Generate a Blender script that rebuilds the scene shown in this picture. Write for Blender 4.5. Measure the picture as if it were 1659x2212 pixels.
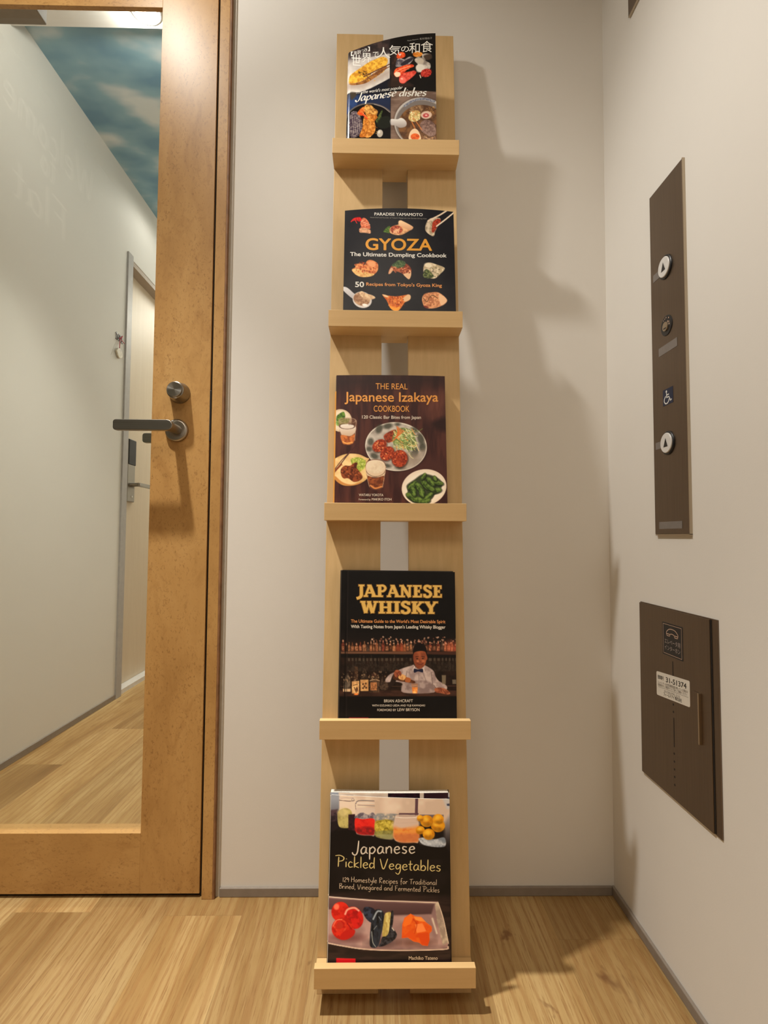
import bpy, bmesh, math, random
import numpy as np
from mathutils import Vector, Matrix

# ------------------------------------------------------------------ camera, lights, exposure
SC = bpy.context.scene
COL = SC.collection
for _o in list(bpy.data.objects):
    bpy.data.objects.remove(_o, do_unlink=True)

cam_data = bpy.data.cameras.new('camera')
cam = bpy.data.objects.new('camera', cam_data)
COL.objects.link(cam)
cam_data.sensor_fit = 'HORIZONTAL'
cam_data.sensor_width = 36.0
cam_data.lens = 1146.1 / 1659.0 * 36.0
cam_data.clip_start = 0.02
CAM_R = Matrix(((0.999868, -0.006739, -0.014758), (-0.015058, -0.046755, -0.998793), (0.006041, 0.998884, -0.046851)))
cam.matrix_world = Matrix.Translation((0.0, -1.1495, 0.7507)) @ CAM_R.to_4x4()
SC.camera = cam

SC.view_settings.view_transform = 'Standard'
SC.view_settings.look = 'None'
SC.view_settings.gamma = 1.0
SC.view_settings.use_curve_mapping = False
SC.view_settings.exposure = 0.11

world = bpy.data.worlds.new('world'); SC.world = world
world.use_nodes = True
world.node_tree.nodes['Background'].inputs[0].default_value = (1.0, 0.85, 0.68, 1)
world.node_tree.nodes['Background'].inputs[1].default_value = 0.02


def lamp(name, kind, loc, energy, color, size=0.05, spot=None, blend=0.5, aim=None, size_y=None):
    d = bpy.data.lights.new(name, kind)
    d.energy = energy; d.color = color
    if kind == 'AREA':
        d.shape = 'RECTANGLE'; d.size = size; d.size_y = size_y or size
    else:
        d.shadow_soft_size = size
    if kind == 'SPOT':
        d.spot_size = math.radians(spot); d.spot_blend = blend
    o = bpy.data.objects.new(name, d); COL.objects.link(o)
    o.location = loc
    if aim is not None:
        v = Vector(aim) - Vector(loc)
        o.rotation_euler = v.to_track_quat('-Z', 'Y').to_euler()
    return o


# the downlight over the entrance door (a narrow beam inside a wide spill), an added fill lamp behind
# the camera, the corridor's downlights and an unseen area lamp
DL = (-0.60, -0.415, 2.225)
lamp('lobby_downlight_spill', 'SPOT', DL, 11.0, (0.98, 0.95, 0.875), 0.028, 172, 0.35, (-0.60, -0.415, 0.0))
lamp('lobby_downlight_side', 'SPOT', DL, 50.0, (0.98, 0.95, 0.875), 0.028, 84, 1.0, (0.50, -0.60, 0.60))
lamp('lobby_downlight_beam', 'SPOT', DL, 78.0, (0.98, 0.95, 0.875), 0.028, 58, 1.0, (-0.56, -0.36, 0.0))
lamp('lobby_downlight_bounce', 'SPOT', DL, 110.0, (0.98, 0.95, 0.875), 0.028, 70, 1.0, (-0.40, -0.80, 0.0))  # extra spot at the downlight, aimed forward to bounce light off the floor
lamp('lobby_fill_area', 'AREA', (-0.15, -1.75, 2.30), 11.5, (1.0, 0.88, 0.72), 0.9, aim=(-0.15, -1.75, 0.0), size_y=0.7)  # added soft fill out of view, not a fixture of the lobby
lamp('corridor_downlight_near', 'POINT', (-0.735, 0.455, 2.370), 3.6, (1.0, 0.97, 0.90), 0.012)
lamp('corridor_downlight_near_beam', 'SPOT', (-0.735, 0.455, 2.375), 90.0, (1.0, 0.94, 0.86), 0.03, 66, 1.0, (-0.68, 0.80, 0.0))
lamp('corridor_downlight_far', 'SPOT', (-0.93, 1.50, 2.42), 3.0, (1.0, 0.94, 0.87), 0.05, 172, 0.4, (-0.93, 1.50, 0))
lamp('corridor_area_lamp', 'AREA', (-0.72, 2.9, 2.43), 30.0, (1.0, 0.91, 0.81), 0.5, aim=(-0.72, 2.9, 0))  # unseen soft area lamp deeper in the corridor, no fixture modelled

# ------------------------------------------------------------------ helpers
def lin(c):
    c = np.asarray(c, float) / 255.0
    return np.where(c <= 0.04045, c / 12.92, ((c + 0.055) / 1.055) ** 2.4)


WORLD_LOC = {}


def empty(name, label, cat, loc, group=None, kind=None):
    o = bpy.data.objects.new(name, None); COL.objects.link(o)
    o.location = loc; o.empty_display_size = 0.05
    WORLD_LOC[o.name] = Vector(loc)
    tag(o, label, cat, group, kind)
    return o


def tag(o, label=None, cat=None, group=None, kind=None):
    if label: o['label'] = label
    if cat: o['category'] = cat
    if group: o['group'] = group
    if kind: o['kind'] = kind
    return o


def mk(name, verts, faces, mat, parent=None, smooth=False, label=None):
    """one mesh object from world-space verts; origin at the base centre"""
    V = np.asarray(verts, float).reshape(-1, 3)
    org = np.array([(V[:, 0].min() + V[:, 0].max()) / 2, (V[:, 1].min() + V[:, 1].max()) / 2, V[:, 2].min()])
    me = bpy.data.meshes.new(name)
    me.from_pydata([tuple(v) for v in (V - org)], [], [tuple(f) for f in faces])
    me.update()
    if smooth:
        me.polygons.foreach_set('use_smooth', [True] * len(me.polygons))
    if mat: me.materials.append(mat)
    o = bpy.data.objects.new(name, me); COL.objects.link(o)
    o.location = org
    WORLD_LOC[o.name] = Vector(org)
    if parent is not None:
        o.parent = parent
        o.matrix_parent_inverse = Matrix.Translation(-WORLD_LOC[parent.name])
    if label: o['label'] = label
    return o


class Shape:
    """collects boxes, prisms and turned shapes in world coordinates"""
    def __init__(self):
        self.v = []; self.f = []

    def bm(self, b):
        n = len(self.v)
        b.verts.index_update()
        self.v += [tuple(x.co) for x in b.verts]
        self.f += [tuple(x.index + n for x in p.verts) for p in b.faces]
        b.free(); return self

    def box(self, x0, x1, y0, y1, z0, z1, bev=0.0, seg=2, M=None):
        b = bmesh.new()
        bmesh.ops.create_cube(b, size=1.0)
        for w in b.verts:
            w.co = Vector(((x0 + x1) / 2 + w.co.x * (x1 - x0), (y0 + y1) / 2 + w.co.y * (y1 - y0), (z0 + z1) / 2 + w.co.z * (z1 - z0)))
        if bev > 0:
            bmesh.ops.bevel(b, geom=list(b.edges), offset=bev, segments=seg, profile=0.5, affect='EDGES')
        if M is not None:
            bmesh.ops.transform(b, matrix=M, verts=b.verts)
        return self.bm(b)

    def prism(self, loop, vec, bev=0.0):
        """a closed loop of 3-D points pushed along vec"""
        b = bmesh.new()
        vs = [b.verts.new(p) for p in loop]
        f = b.faces.new(vs)
        r = bmesh.ops.extrude_face_region(b, geom=[f])
        bmesh.ops.translate(b, vec=Vector(vec), verts=[g for g in r['geom'] if isinstance(g, bmesh.types.BMVert)])
        bmesh.ops.recalc_face_normals(b, faces=b.faces)
        if bev > 0:
            bmesh.ops.bevel(b, geom=list(b.edges), offset=bev, segments=2, profile=0.5, affect='EDGES')
        return self.bm(b)

    def lathe(self, origin, axis, prof, n=40, squash=None):
        """prof: list of (distance along axis, radius)"""
        a = Vector(axis).normalized()
        t = Vector((0, 0, 1)) if abs(a.z) < 0.9 else Vector((1, 0, 0))
        e1 = a.cross(t).normalized(); e2 = a.cross(e1)
        o = Vector(origin); base = len(self.v)
        for d, r in prof:
            for k in range(n):
                th = 2 * math.pi * k / n
                self.v.append(tuple(o + a * d + e1 * (r * math.cos(th)) + e2 * (r * math.sin(th))))
        m = len(prof)
        for i in range(m - 1):
            for k in range(n):
                k2 = (k + 1) % n
                self.f.append((base + i * n + k, base + i * n + k2, base + (i + 1) * n + k2, base + (i + 1) * n + k))
        self.f.append(tuple(base + k for k in range(n))[::-1])
        self.f.append(tuple(base + (m - 1) * n + k for k in range(n)))
        return self

    def tube(self, pts, r, n=8):
        P = [Vector(p) for p in pts]; base = len(self.v)
        for i, p in enumerate(P):
            d = (P[min(i + 1, len(P) - 1)] - P[max(i - 1, 0)]).normalized()
            t = Vector((0, 0, 1)) if abs(d.z) < 0.9 else Vector((1, 0, 0))
            e1 = d.cross(t).normalized(); e2 = d.cross(e1)
            rr = r[i] if isinstance(r, (list, tuple)) else r
            for k in range(n):
                th = 2 * math.pi * k / n
                self.v.append(tuple(p + e1 * (rr * math.cos(th)) + e2 * (rr * math.sin(th))))
        for i in range(len(P) - 1):
            for k in range(n):
                k2 = (k + 1) % n
                self.f.append((base + i * n + k, base + i * n + k2, base + (i + 1) * n + k2, base + (i + 1) * n + k))
        self.f.append(tuple(base + k for k in range(n))[::-1])
        self.f.append(tuple(base + (len(P) - 1) * n + k for k in range(n)))
        return self

    def out(self, name, mat, parent=None, smooth=False, label=None):
        return mk(name, self.v, self.f, mat, parent, smooth, label)


def crs(pts, per=8, closed=False):
    """Catmull-Rom through 2-D points"""
    P = np.asarray(pts, float)
    if len(P) < 3 and not closed:
        t = np.linspace(0, 1, per + 1)[:, None]
        return P[0] * (1 - t) + P[1] * t
    if closed:
        Q = np.vstack([P[-1], P, P[0], P[1]]); segs = len(P)
    else:
        Q = np.vstack([2 * P[0] - P[1], P, 2 * P[-1] - P[-2]]); segs = len(P) - 1
    out = []
    for i in range(segs):
        p0, p1, p2, p3 = Q[i:i + 4]
        for k in range(per):
            t = k / per
            out.append(0.5 * ((2 * p1) + (-p0 + p2) * t + (2 * p0 - 5 * p1 + 4 * p2 - p3) * t * t + (-p0 + 3 * p1 - 3 * p2 + p3) * t ** 3))
    if not closed: out.append(P[-1])
    return np.array(out)


# ------------------------------------------------------------------ materials
class NT:
    def __init__(self, name):
        self.m = bpy.data.materials.new(name); self.m.use_nodes = True
        self.t = self.m.node_tree
        self.b = self.t.nodes['Principled BSDF']

    def n(self, typ, **kw):
        x = self.t.nodes.new(typ)
        for k, v in kw.items():
            if k.startswith('i_'):
                key = k[2:]
                key = int(key) if key.isdigit() else key.replace('_', ' ')
                x.inputs[key].default_value = v
            else:
                setattr(x, k, v)
        return x

    def l(self, a, b): self.t.links.new(a, b)

    def coord(self, scale=(1, 1, 1), loc=(0, 0, 0)):
        c = self.n('ShaderNodeTexCoord'); mp = self.n('ShaderNodeMapping')
        mp.inputs['Scale'].default_value = scale; mp.inputs['Location'].default_value = loc
        self.l(c.outputs['Object'], mp.inputs['Vector'])
        return mp.outputs['Vector']

    def noise(self, vec, scale, detail=4, rough=0.55, dist=0.0):
        x = self.n('ShaderNodeTexNoise')
        x.inputs['Scale'].default_value = scale; x.inputs['Detail'].default_value = detail
        x.inputs['Roughness'].default_value = rough; x.inputs['Distortion'].default_value = dist
        if vec is not None: self.l(vec, x.inputs['Vector'])
        return x.outputs['Fac']

    def ramp(self, fac, stops):
        r = self.n('ShaderNodeValToRGB'); e = r.color_ramp.elements
        while len(e) < len(stops): e.new(0.5)
        for k, (p, c) in enumerate(stops):
            e[k].position = p
            e[k].color = (*c, 1) if len(c) == 3 else c
        self.l(fac, r.inputs['Fac'])
        return r.outputs['Color']

    def mix(self, fac, a, b, mode='MIX'):
        x = self.n('ShaderNodeMix', data_type='RGBA', blend_type=mode)
        for s, v in ((x.inputs[0], fac), (x.inputs[6], a), (x.inputs[7], b)):
            if hasattr(v, 'is_linked'): self.l(v, s)
            elif isinstance(v, (int, float)): s.default_value = v
            else: s.default_value = (*v, 1)
        return x.outputs[2]

    def math(self, op, a, b=None):
        x = self.n('ShaderNodeMath', operation=op)
        for s, v in ((x.inputs[0], a), (x.inputs[1], b)):
            if v is None: continue
            if hasattr(v, 'is_linked'): self.l(v, s)
            else: s.default_value = v
        return x.outputs[0]

    def bump(self, h, strength=0.2, dist=0.001):
        x = self.n('ShaderNodeBump'); x.inputs['Strength'].default_value = strength; x.inputs['Distance'].default_value = dist
        self.l(h, x.inputs['Height']); self.l(x.outputs['Normal'], self.b.inputs['Normal'])

    def set(self, color=None, rough=None, metal=None, spec=None):
        for key, v in (('Base Color', color), ('Roughness', rough), ('Metallic', metal), ('Specular IOR Level', spec)):
            if v is None: continue
            if hasattr(v, 'is_linked'): self.l(v, self.b.inputs[key])
            elif isinstance(v, (int, float)): self.b.inputs[key].default_value = v
            else: self.b.inputs[key].default_value = (*v, 1)
        return self.m


def plain(name, color, rough=0.5, metal=0.0, spec=0.5, var=0.06, scale=60, bump=0.0):
    """a flat colour with a trace of procedural mottling"""
    t = NT(name)
    f = t.noise(t.coord(), scale, 3)
    a = tuple(max(0, c * (1 - var)) for c in color); b = tuple(min(1, c * (1 + var)) for c in color)
    col = t.ramp(f, [(0.3, a), (0.7, b)])
    if bump: t.bump(f, bump, 0.0006)
    return t.set(col, rough, metal, spec)


def wall_paper(name, color, rough=0.75):
    t = NT(name)
    v = t.coord()
    f = t.noise(v, 9, 4); g = t.noise(v, 420, 2)
    c = t.ramp(f, [(0.3, tuple(x * 0.985 for x in color)), (0.7, color)])
    t.bump(g, 0.10, 0.0006)
    return t.set(c, rough, spec=0.25)


def mdf(name, c0, c1, axis='z', streak=14.0):
    """plain board with faint long grain"""
    t = NT(name)
    s = {'z': (60, 60, 3), 'x': (3, 60, 60)}[axis]
    f = t.noise(t.coord(s), 1.6, 5, 0.6)
    g = t.noise(t.coord(), 900, 2)
    col = t.ramp(f, [(0.25, c0), (0.75, c1)])
    col = t.mix(t.math('MULTIPLY', g, 0.16), col, tuple(x * 0.6 for x in c0))
    t.bump(g, 0.06, 0.0004)
    return t.set(col, 0.5, spec=0.4)


def burl(name, axis='z'):
    """varnished birch veneer with dark flecks"""
    t = NT(name)
    s = {'z': (1, 1, 0.45), 'x': (0.45, 1, 1)}[axis]
    v = t.coord(s)
    a = t.noise(v, 7, 5, 0.6, 0.6)
    col = t.ramp(a, [(0.22, (0.41, 0.215, 0.066)), (0.5, (0.53, 0.295, 0.098)), (0.78, (0.63, 0.38, 0.145))])
    b = t.noise(v, 34, 4, 0.65, 0.8)
    col = t.mix(t.ramp(b, [(0.50, (0, 0, 0)), (0.72, (0.45, 0.45, 0.45))]), col, (0.36, 0.175, 0.048))
    # small dark flecks, gathered in drifts
    fk = t.noise(t.coord((1, 1, 0.6) if axis == 'z' else (0.6, 1, 1)), 235, 2, 0.7, 0.6)
    gate = t.ramp(t.noise(v, 15, 3, 0.6), [(0.34, (0.2, 0.2, 0.2)), (0.58, (1, 1, 1))])
    fl = t.math('MULTIPLY', t.ramp(fk, [(0.56, (0, 0, 0)), (0.66, (1, 1, 1))]), gate)
    col = t.mix(t.math('MULTIPLY', fl, 0.46), col, (0.22, 0.095, 0.025))
    return t.set(col, 0.38, spec=0.55)


def floor_wood(name):
    t = NT(name)
    c = t.n('ShaderNodeTexCoord'); sp = t.n('ShaderNodeSeparateXYZ'); t.l(c.outputs['Object'], sp.inputs[0])
    X, Y = sp.outputs[0], sp.outputs[1]
    W_, L_ = 0.152, 0.914
    xr = t.math('DIVIDE', t.math('ADD', X, 10.045), W_); row = t.math('FLOOR', xr)
    wn = t.n('ShaderNodeTexWhiteNoise', noise_dimensions='1D'); t.l(row, wn.inputs['W'])
    yr = t.math('ADD', t.math('DIVIDE', t.math('ADD', Y, 20), L_), wn.outputs['Value']); pl = t.math('FLOOR', yr)
    pid = t.math('ADD', t.math('MULTIPLY', row, 17.31), t.math('MULTIPLY', pl, 5.77))
    w2 = t.n('ShaderNodeTexWhiteNoise', noise_dimensions='1D'); t.l(pid, w2.inputs['W'])
    # grain coordinates, shifted per plank
    cb = t.n('ShaderNodeCombineXYZ')
    t.l(t.math('ADD', X, t.math('MULTIPLY', w2.outputs['Value'], 7.0)), cb.inputs[0])
    t.l(t.math('ADD', Y, t.math('MULTIPLY', w2.outputs['Value'], 31.0)), cb.inputs[1])
    mp = t.n('ShaderNodeMapping'); mp.inputs['Scale'].default_value = (1, 0.11, 1); t.l(cb.outputs[0], mp.inputs['Vector'])
    v = mp.outputs['Vector']
    broad = t.noise(v, 8.5, 4, 0.58, 1.2)
    col = t.ramp(broad, [(0.25, (0.216, 0.112, 0.036)), (0.42, (0.352, 0.211, 0.076)), (0.57, (0.448, 0.298, 0.127)), (0.8, (0.520, 0.376, 0.181))])
    wv = t.n('ShaderNodeTexWave', wave_type='BANDS', bands_direction='X'); wv.inputs['Scale'].default_value = 17
    wv.inputs['Distortion'].default_value = 16; wv.inputs['Detail'].default_value = 2; wv.inputs['Detail Scale'].default_value = 0.55
    t.l(v, wv.inputs['Vector'])
    col = t.mix(t.ramp(wv.outputs['Fac'], [(0.62, (0, 0, 0)), (0.97, (0.48, 0.48, 0.48))]), col, (0.30, 0.15, 0.05))
    mp2 = t.n('ShaderNodeMapping'); mp2.inputs['Scale'].default_value = (1, 0.035, 1); t.l(cb.outputs[0], mp2.inputs['Vector'])
    fine = t.noise(mp2.outputs['Vector'], 400, 4, 0.7)
    col = t.mix(t.ramp(fine, [(0.52, (0, 0, 0)), (0.66, (0.72, 0.72, 0.72))]), col, (0.235, 0.11, 0.035))
    mp3 = t.n('ShaderNodeMapping'); mp3.inputs['Scale'].default_value = (1, 0.42, 1); t.l(cb.outputs[0], mp3.inputs['Vector'])
    kn = t.noise(mp3.outputs['Vector'], 9.5, 4, 0.7, 1.2)
    col = t.mix(t.ramp(kn, [(0.665, (0, 0, 0)), (0.74, (0.8, 0.8, 0.8))]), col, (0.17, 0.075, 0.028))
    # plank tone and joints
    tone = t.ramp(w2.outputs['Value'], [(0.0, (0.78, 0.75, 0.70)), (1.0, (1.16, 1.16, 1.14))])
    col = t.mix(1.0, col, tone, 'MULTIPLY')
    fx = t.math('FRACT', xr); fy = t.math('FRACT', yr)
    jx = t.math('LESS_THAN', fx, 0.008); jy = t.math('LESS_THAN', fy, 0.0014)
    col = t.mix(t.math('MULTIPLY', t.math('MAXIMUM', jx, jy), 0.22), col, (0.13, 0.065, 0.028))
    t.bump(fine, 0.12, 0.0006)
    return t.set(col, 0.5, spec=0.35)


def brushed(name, color, rough=0.35, axis='z'):
    t = NT(name)
    s = {'z': (900, 900, 6), 'y': (900, 6, 900), 'x': (6, 900, 900), 'n': (60, 60, 60)}[axis]
    f = t.noise(t.coord(s), 1.0, 3)
    col = t.ramp(f, [(0.3, tuple(c * 0.88 for c in color)), (0.7, tuple(min(1, c * 1.1) for c in color))])
    r = t.math('ADD', t.math('MULTIPLY', f, 0.12), rough - 0.06)
    return t.set(col, r, 1.0)


def radial_metal(name, color, rough, center_axis='y'):
    """turned metal with spun highlights"""
    t = NT(name)
    t.b.inputs['Anisotropic'].default_value = 0.8
    tg = t.n('ShaderNodeTangent', direction_type='RADIAL', axis='Y')
    t.l(tg.outputs[0], t.b.inputs['Tangent'])
    return t.set(color, rough, 1.0)


def glass_mat(name):
    t = NT(name)
    t.t.nodes.remove(t.b)
    out = [x for x in t.t.nodes if x.type == 'OUTPUT_MATERIAL'][0]
    tr = t.n('ShaderNodeBsdfTransparent'); tr.inputs[0].default_value = (0.95, 0.97, 0.95, 1)
    gl = t.n('ShaderNodeBsdfGlossy'); gl.inputs['Roughness'].default_value = 0.0
    fr = t.n('ShaderNodeFresnel'); ge = t.n('ShaderNodeNewGeometry')
    # the same reflectance on the way in and on the way out of the pane
    t.l(t.math('ADD', t.math('MULTIPLY', ge.outputs['Backfacing'], 1 / 1.5 - 1.5), 1.5), fr.inputs['IOR'])
    mx = t.n('ShaderNodeMixShader')
    t.l(fr.outputs[0], mx.inputs[0]); t.l(tr.outputs[0], mx.inputs[1]); t.l(gl.outputs[0], mx.inputs[2])
    t.l(mx.outputs[0], out.inputs['Surface'])
    return t.m


def sky_paper(name):
    """wallpaper printed with a cloudy sky"""
    t = NT(name)
    v = t.coord((0.75, 1.25, 1.0), (0.35, 0.1, 0))
    a = t.noise(v, 4.3, 3, 0.45, 0.0)
    col = t.ramp(a, [(0.36, (0.17, 0.33, 0.46)), (0.50, (0.28, 0.47, 0.57)), (0.62, (0.70, 0.75, 0.76))])
    return t.set(col, 0.8, spec=0.2)


def emit(name, color, s):
    t = NT(name)
    t.b.inputs['Emission Color'].default_value = (*color, 1); t.b.inputs['Emission Strength'].default_value = s
    return t.set((0.9, 0.9, 0.9), 0.5)


M = dict(
    wall=wall_paper('wall_paper', (0.80, 0.765, 0.715)),
    ceil=wall_paper('ceiling_paper', (0.80, 0.77, 0.73)),
    slate=wall_paper('grey_green_wall', (0.17, 0.19, 0.175)),
    hall=wall_paper('corridor_wall_paper', (0.76, 0.74, 0.695)),
    sky=sky_paper('sky_wallpaper'),
    floor=floor_wood('oak_plank_vinyl'),
    base=plain('baseboard_vinyl', (0.26, 0.215, 0.175), 0.55),
    rack=mdf('beech_board_upright', (0.62, 0.41, 0.185), (0.72, 0.49, 0.24), 'z'),
    ledge=mdf('beech_board_ledge', (0.68, 0.44, 0.195), (0.76, 0.51, 0.24), 'x'),
    door=burl('birch_veneer', 'z'), rail=burl('birch_veneer_rail', 'x'),
    ply=plain('plywood_edge', (0.26, 0.125, 0.055), 0.6, var=0.25, scale=40),
    caulk=plain('grey_joint_strip', (0.47, 0.42, 0.35), 0.6),
    black=plain('black_rubber_and_gap_shade', (0.012, 0.010, 0.009), 0.6),
    glass=glass_mat('clear_glass'),
    steel=brushed('satin_steel', (0.31, 0.285, 0.25), 0.30, 'x'),
    spun=radial_metal('spun_steel', (0.42, 0.385, 0.34), 0.28),
    bronze=brushed('hairline_bronze_steel', (0.225, 0.175, 0.135), 0.40, 'z'),
    bronze_edge=brushed('bronze_steel_edge', (0.50, 0.42, 0.32), 0.35, 'z'),
    white_plastic=plain('white_plastic', (0.72, 0.70, 0.68), 0.35),
    dark=plain('black_plastic', (0.012, 0.012, 0.014), 0.4),
    tape=plain('clear_tactile_strip', (0.20, 0.175, 0.16), 0.5),
    navy=plain('navy_print', (0.012, 0.018, 0.05), 0.5),
    white_ink=plain('white_print', (0.80, 0.78, 0.74), 0.5),
    label_ink=plain('bronze_print', (0.55, 0.37, 0.27), 0.5),
    grey_ink=plain('grey_print', (0.36, 0.30, 0.27), 0.5),
    sticker=plain('sticker_paper', (0.74, 0.69, 0.61), 0.5, var=0.03),
    ink=plain('black_print', (0.02, 0.018, 0.018), 0.5),
    grey_print=plain('pale_grey_print', (0.28, 0.25, 0.22), 0.5),
    pale_door=mdf('pale_birch_door', (0.66, 0.55, 0.40), (0.72, 0.61, 0.46), 'z'),
    frame_grey=plain('grey_door_frame', (0.42, 0.40, 0.385), 0.5),
    frame_beige=plain('beige_door_soffit', (0.42, 0.34, 0.27), 0.5),
    red=plain('red_string', (0.45, 0.02, 0.05), 0.6),
    shell=plain('cream_charm', (0.62, 0.56, 0.44), 0.5, var=0.3, scale=120),
    paper=plain('page_edges', (0.66, 0.62, 0.55), 0.7, var=0.15, scale=400),
    chalk=plain('white_wall_paint', (0.85, 0.84, 0.80), 0.6),
    lamp=emit('lamp_diffuser', (1.0, 0.95, 0.85), 14.0),
    numeral=plain('dark_numeral_metal', (0.07, 0.055, 0.05), 0.45),
    grey_box=plain('grey_metal_box', (0.30, 0.27, 0.24), 0.5),
)

# ------------------------------------------------------------------ the setting
XR = 0.508           # right wall
XL = -1.20           # left wall
Z_LOBBY = 2.34


def struct(name, shape, mat, label=None):
    o = shape.out(name, mat); o['kind'] = 'structure'
    if label: o['label'] = label
    return o


struct('floor', Shape().box(-1.5, 0.70, -3.4, 5.0, -0.05, 0.0), M['floor'])
struct('wall_back', Shape().box(-0.330, XR, 0.0, 0.12, 0.0, 2.6).box(XL, -0.330, 0.0, 0.12, 2.075, 2.6), M['wall'])
struct('wall_right', Shape().box(XR, XR + 0.12, -3.3, 0.12, 0.0, 2.6), M['wall'])
struct('wall_left', Shape().box(XL - 0.12, XL, -3.3, 0.115, 0.0, 2.6), M['slate'])
struct('wall_front', Shape().box(XL - 0.12, XR + 0.12, -3.4, -3.3, 0.0, 2.6), M['wall'])
struct('ceiling', Shape().box(XL, XR, -3.3, 0.0, Z_LOBBY, Z_LOBBY + 0.05), M['ceil'])
# the corridor beyond the glass door
XH = -1.194
struct('wall_corridor_left', Shape().box(XH - 0.12, XH, 0.12, 1.372, 0.0, 2.6).box(XH - 0.12, XH, 1.372, 2.25, 2.09, 2.6)
       .box(XH - 0.12, XH, 2.25, 4.8, 0.0, 2.6), M['hall'])
struct('wall_corridor_right', Shape().box(-0.25, -0.13, 0.12, 4.8, 0.0, 2.6), M['hall'])
struct('wall_corridor_end', Shape().box(XH, -0.25, 4.6, 4.7, 0.0, 2.6), M['hall'])
struct('ceiling_corridor', Shape().box(XH, -0.25, 0.12, 4.7, 2.46, 2.52), M['sky'], 'corridor ceiling papered with a cloudy blue sky')
struct('trim_1', Shape().box(XH, -0.25, 0.12, 0.513, 2.399, 2.46), M['ceil'], 'white lowered strip of corridor ceiling just inside the door')
struct('baseboard_back', Shape().box(-0.321, XR - 0.006, -0.006, 0.0, 0.0, 0.0185, 0.0015), M['base'])
struct('baseboard_right', Shape().box(XR - 0.006, XR, -3.3, 0.0, 0.0, 0.0185, 0.0015), M['base'])
struct('baseboard_corridor', Shape().box(XH, XH + 0.006, 0.12, 1.335, 0.0, 0.0225, 0.0015), M['base'])
# door casing on the right of the entrance door, with its plywood edge and the joint to the wall
struct('trim_2', Shape().box(-0.3560, -0.3335, -0.012, 0.11, 0.0, 2.075, 0.001).box(XL + 0.001, -0.3560, -0.012, 0.11, 2.045, 2.075, 0.001), M['door'],
       'birch casing around the glazed entrance door')
struct('trim_3', Shape().box(-0.3335, -0.3300, -0.012, 0.0, 0.0, 2.075).box(-0.3300, -0.3290, -0.010, 0.0, 0.0, 2.075), M['ply'], 'dark plywood edge of the door casing')
struct('trim_4', Shape().box(-0.3290, -0.3215, -0.003, 0.0, 0.0, 2.2), M['caulk'], 'grey joint strip between casing and wall')

# ------------------------------------------------------------------ entrance door (door_1)
d1 = empty('door_1', 'birch framed glass entrance door with steel lever handle', 'door', (-0.78, 0.013, 0.008), kind='structure')
DY0, DY1 = -0.006, 0.032
DX0, DX1 = -1.196, -0.3622
GX0, GX1 = -1.075, -0.4865
GZ0, GZ1 = 0.1305, 1.934
Shape().box(GX1, DX1, DY0, DY1, 0.0085, 2.04, 0.0004).out('door_stile', M['door'], d1)
Shape().box(DX0, GX0, DY0, DY1, 0.0085, 2.04, 0.0004).out('door_stile', M['door'], d1)
Shape().box(GX0, GX1, DY0, DY1, 0.0085, GZ0, 0.0005).out('bottom_rail', M['rail'], d1)
Shape().box(GX0, GX1, DY0, 0.005, GZ1, 2.04, 0.0005).box(GX0, GX1, 0.005, 0.017, 1.966, 2.04).box(GX0, GX1, 0.017, DY1, 1.962, 2.04, 0.0005).out('top_rail', M['rail'], d1)
Shape().box(GX0 - 0.008, GX1 + 0.008, 0.010, 0.016, GZ0 - 0.008, 1.966).out('glass_pane', M['glass'], d1)
Shape().box(DX0, DX1, 0.002, DY1 - 0.004, 0.001, 0.0085).out('bottom_seal', M['black'], d1)
Shape().box(-0.3619, -0.3562, -0.0005, 0.030, 0.001, 2.04).out('gap_shade_strip', M['black'], d1)  # black strip filling the gap beside the door: its shade put in as colour
Shape().box(-0.3622, -0.3590, -0.0066, 0.004, 0.956, 1.066, 0.0004).out('latch_plate', M['dark'], d1)
# thumb-turn lock
lk = Shape().lathe((-0.4268, DY0, 1.0586), (0, -1, 0), [(-0.001, 0.0225), (0.003, 0.0225), (0.0045, 0.0215), (0.028, 0.0185), (0.030, 0.0178)]).out('lock_body', M['steel'], d1, True)
Shape().lathe((-0.4268, DY0, 1.0586), (0, -1, 0), [(0.0295, 0.0160), (0.0335, 0.0160), (0.0345, 0.0152), (0.0345, 0.0001)], 48).out('lock_face', M['spun'], lk, False, 'bright spun steel disc on the lock')
# lever handle, lobby side
hd = Shape().lathe((-0.4310, DY0, 0.9772), (0, -1, 0), [(-0.001, 0.0245), (0.005, 0.0245), (0.0075, 0.0228), (0.0085, 0.020), (0.0085, 0.0118)], 48).out('handle_rosette', M['spun'], d1, True)


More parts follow.
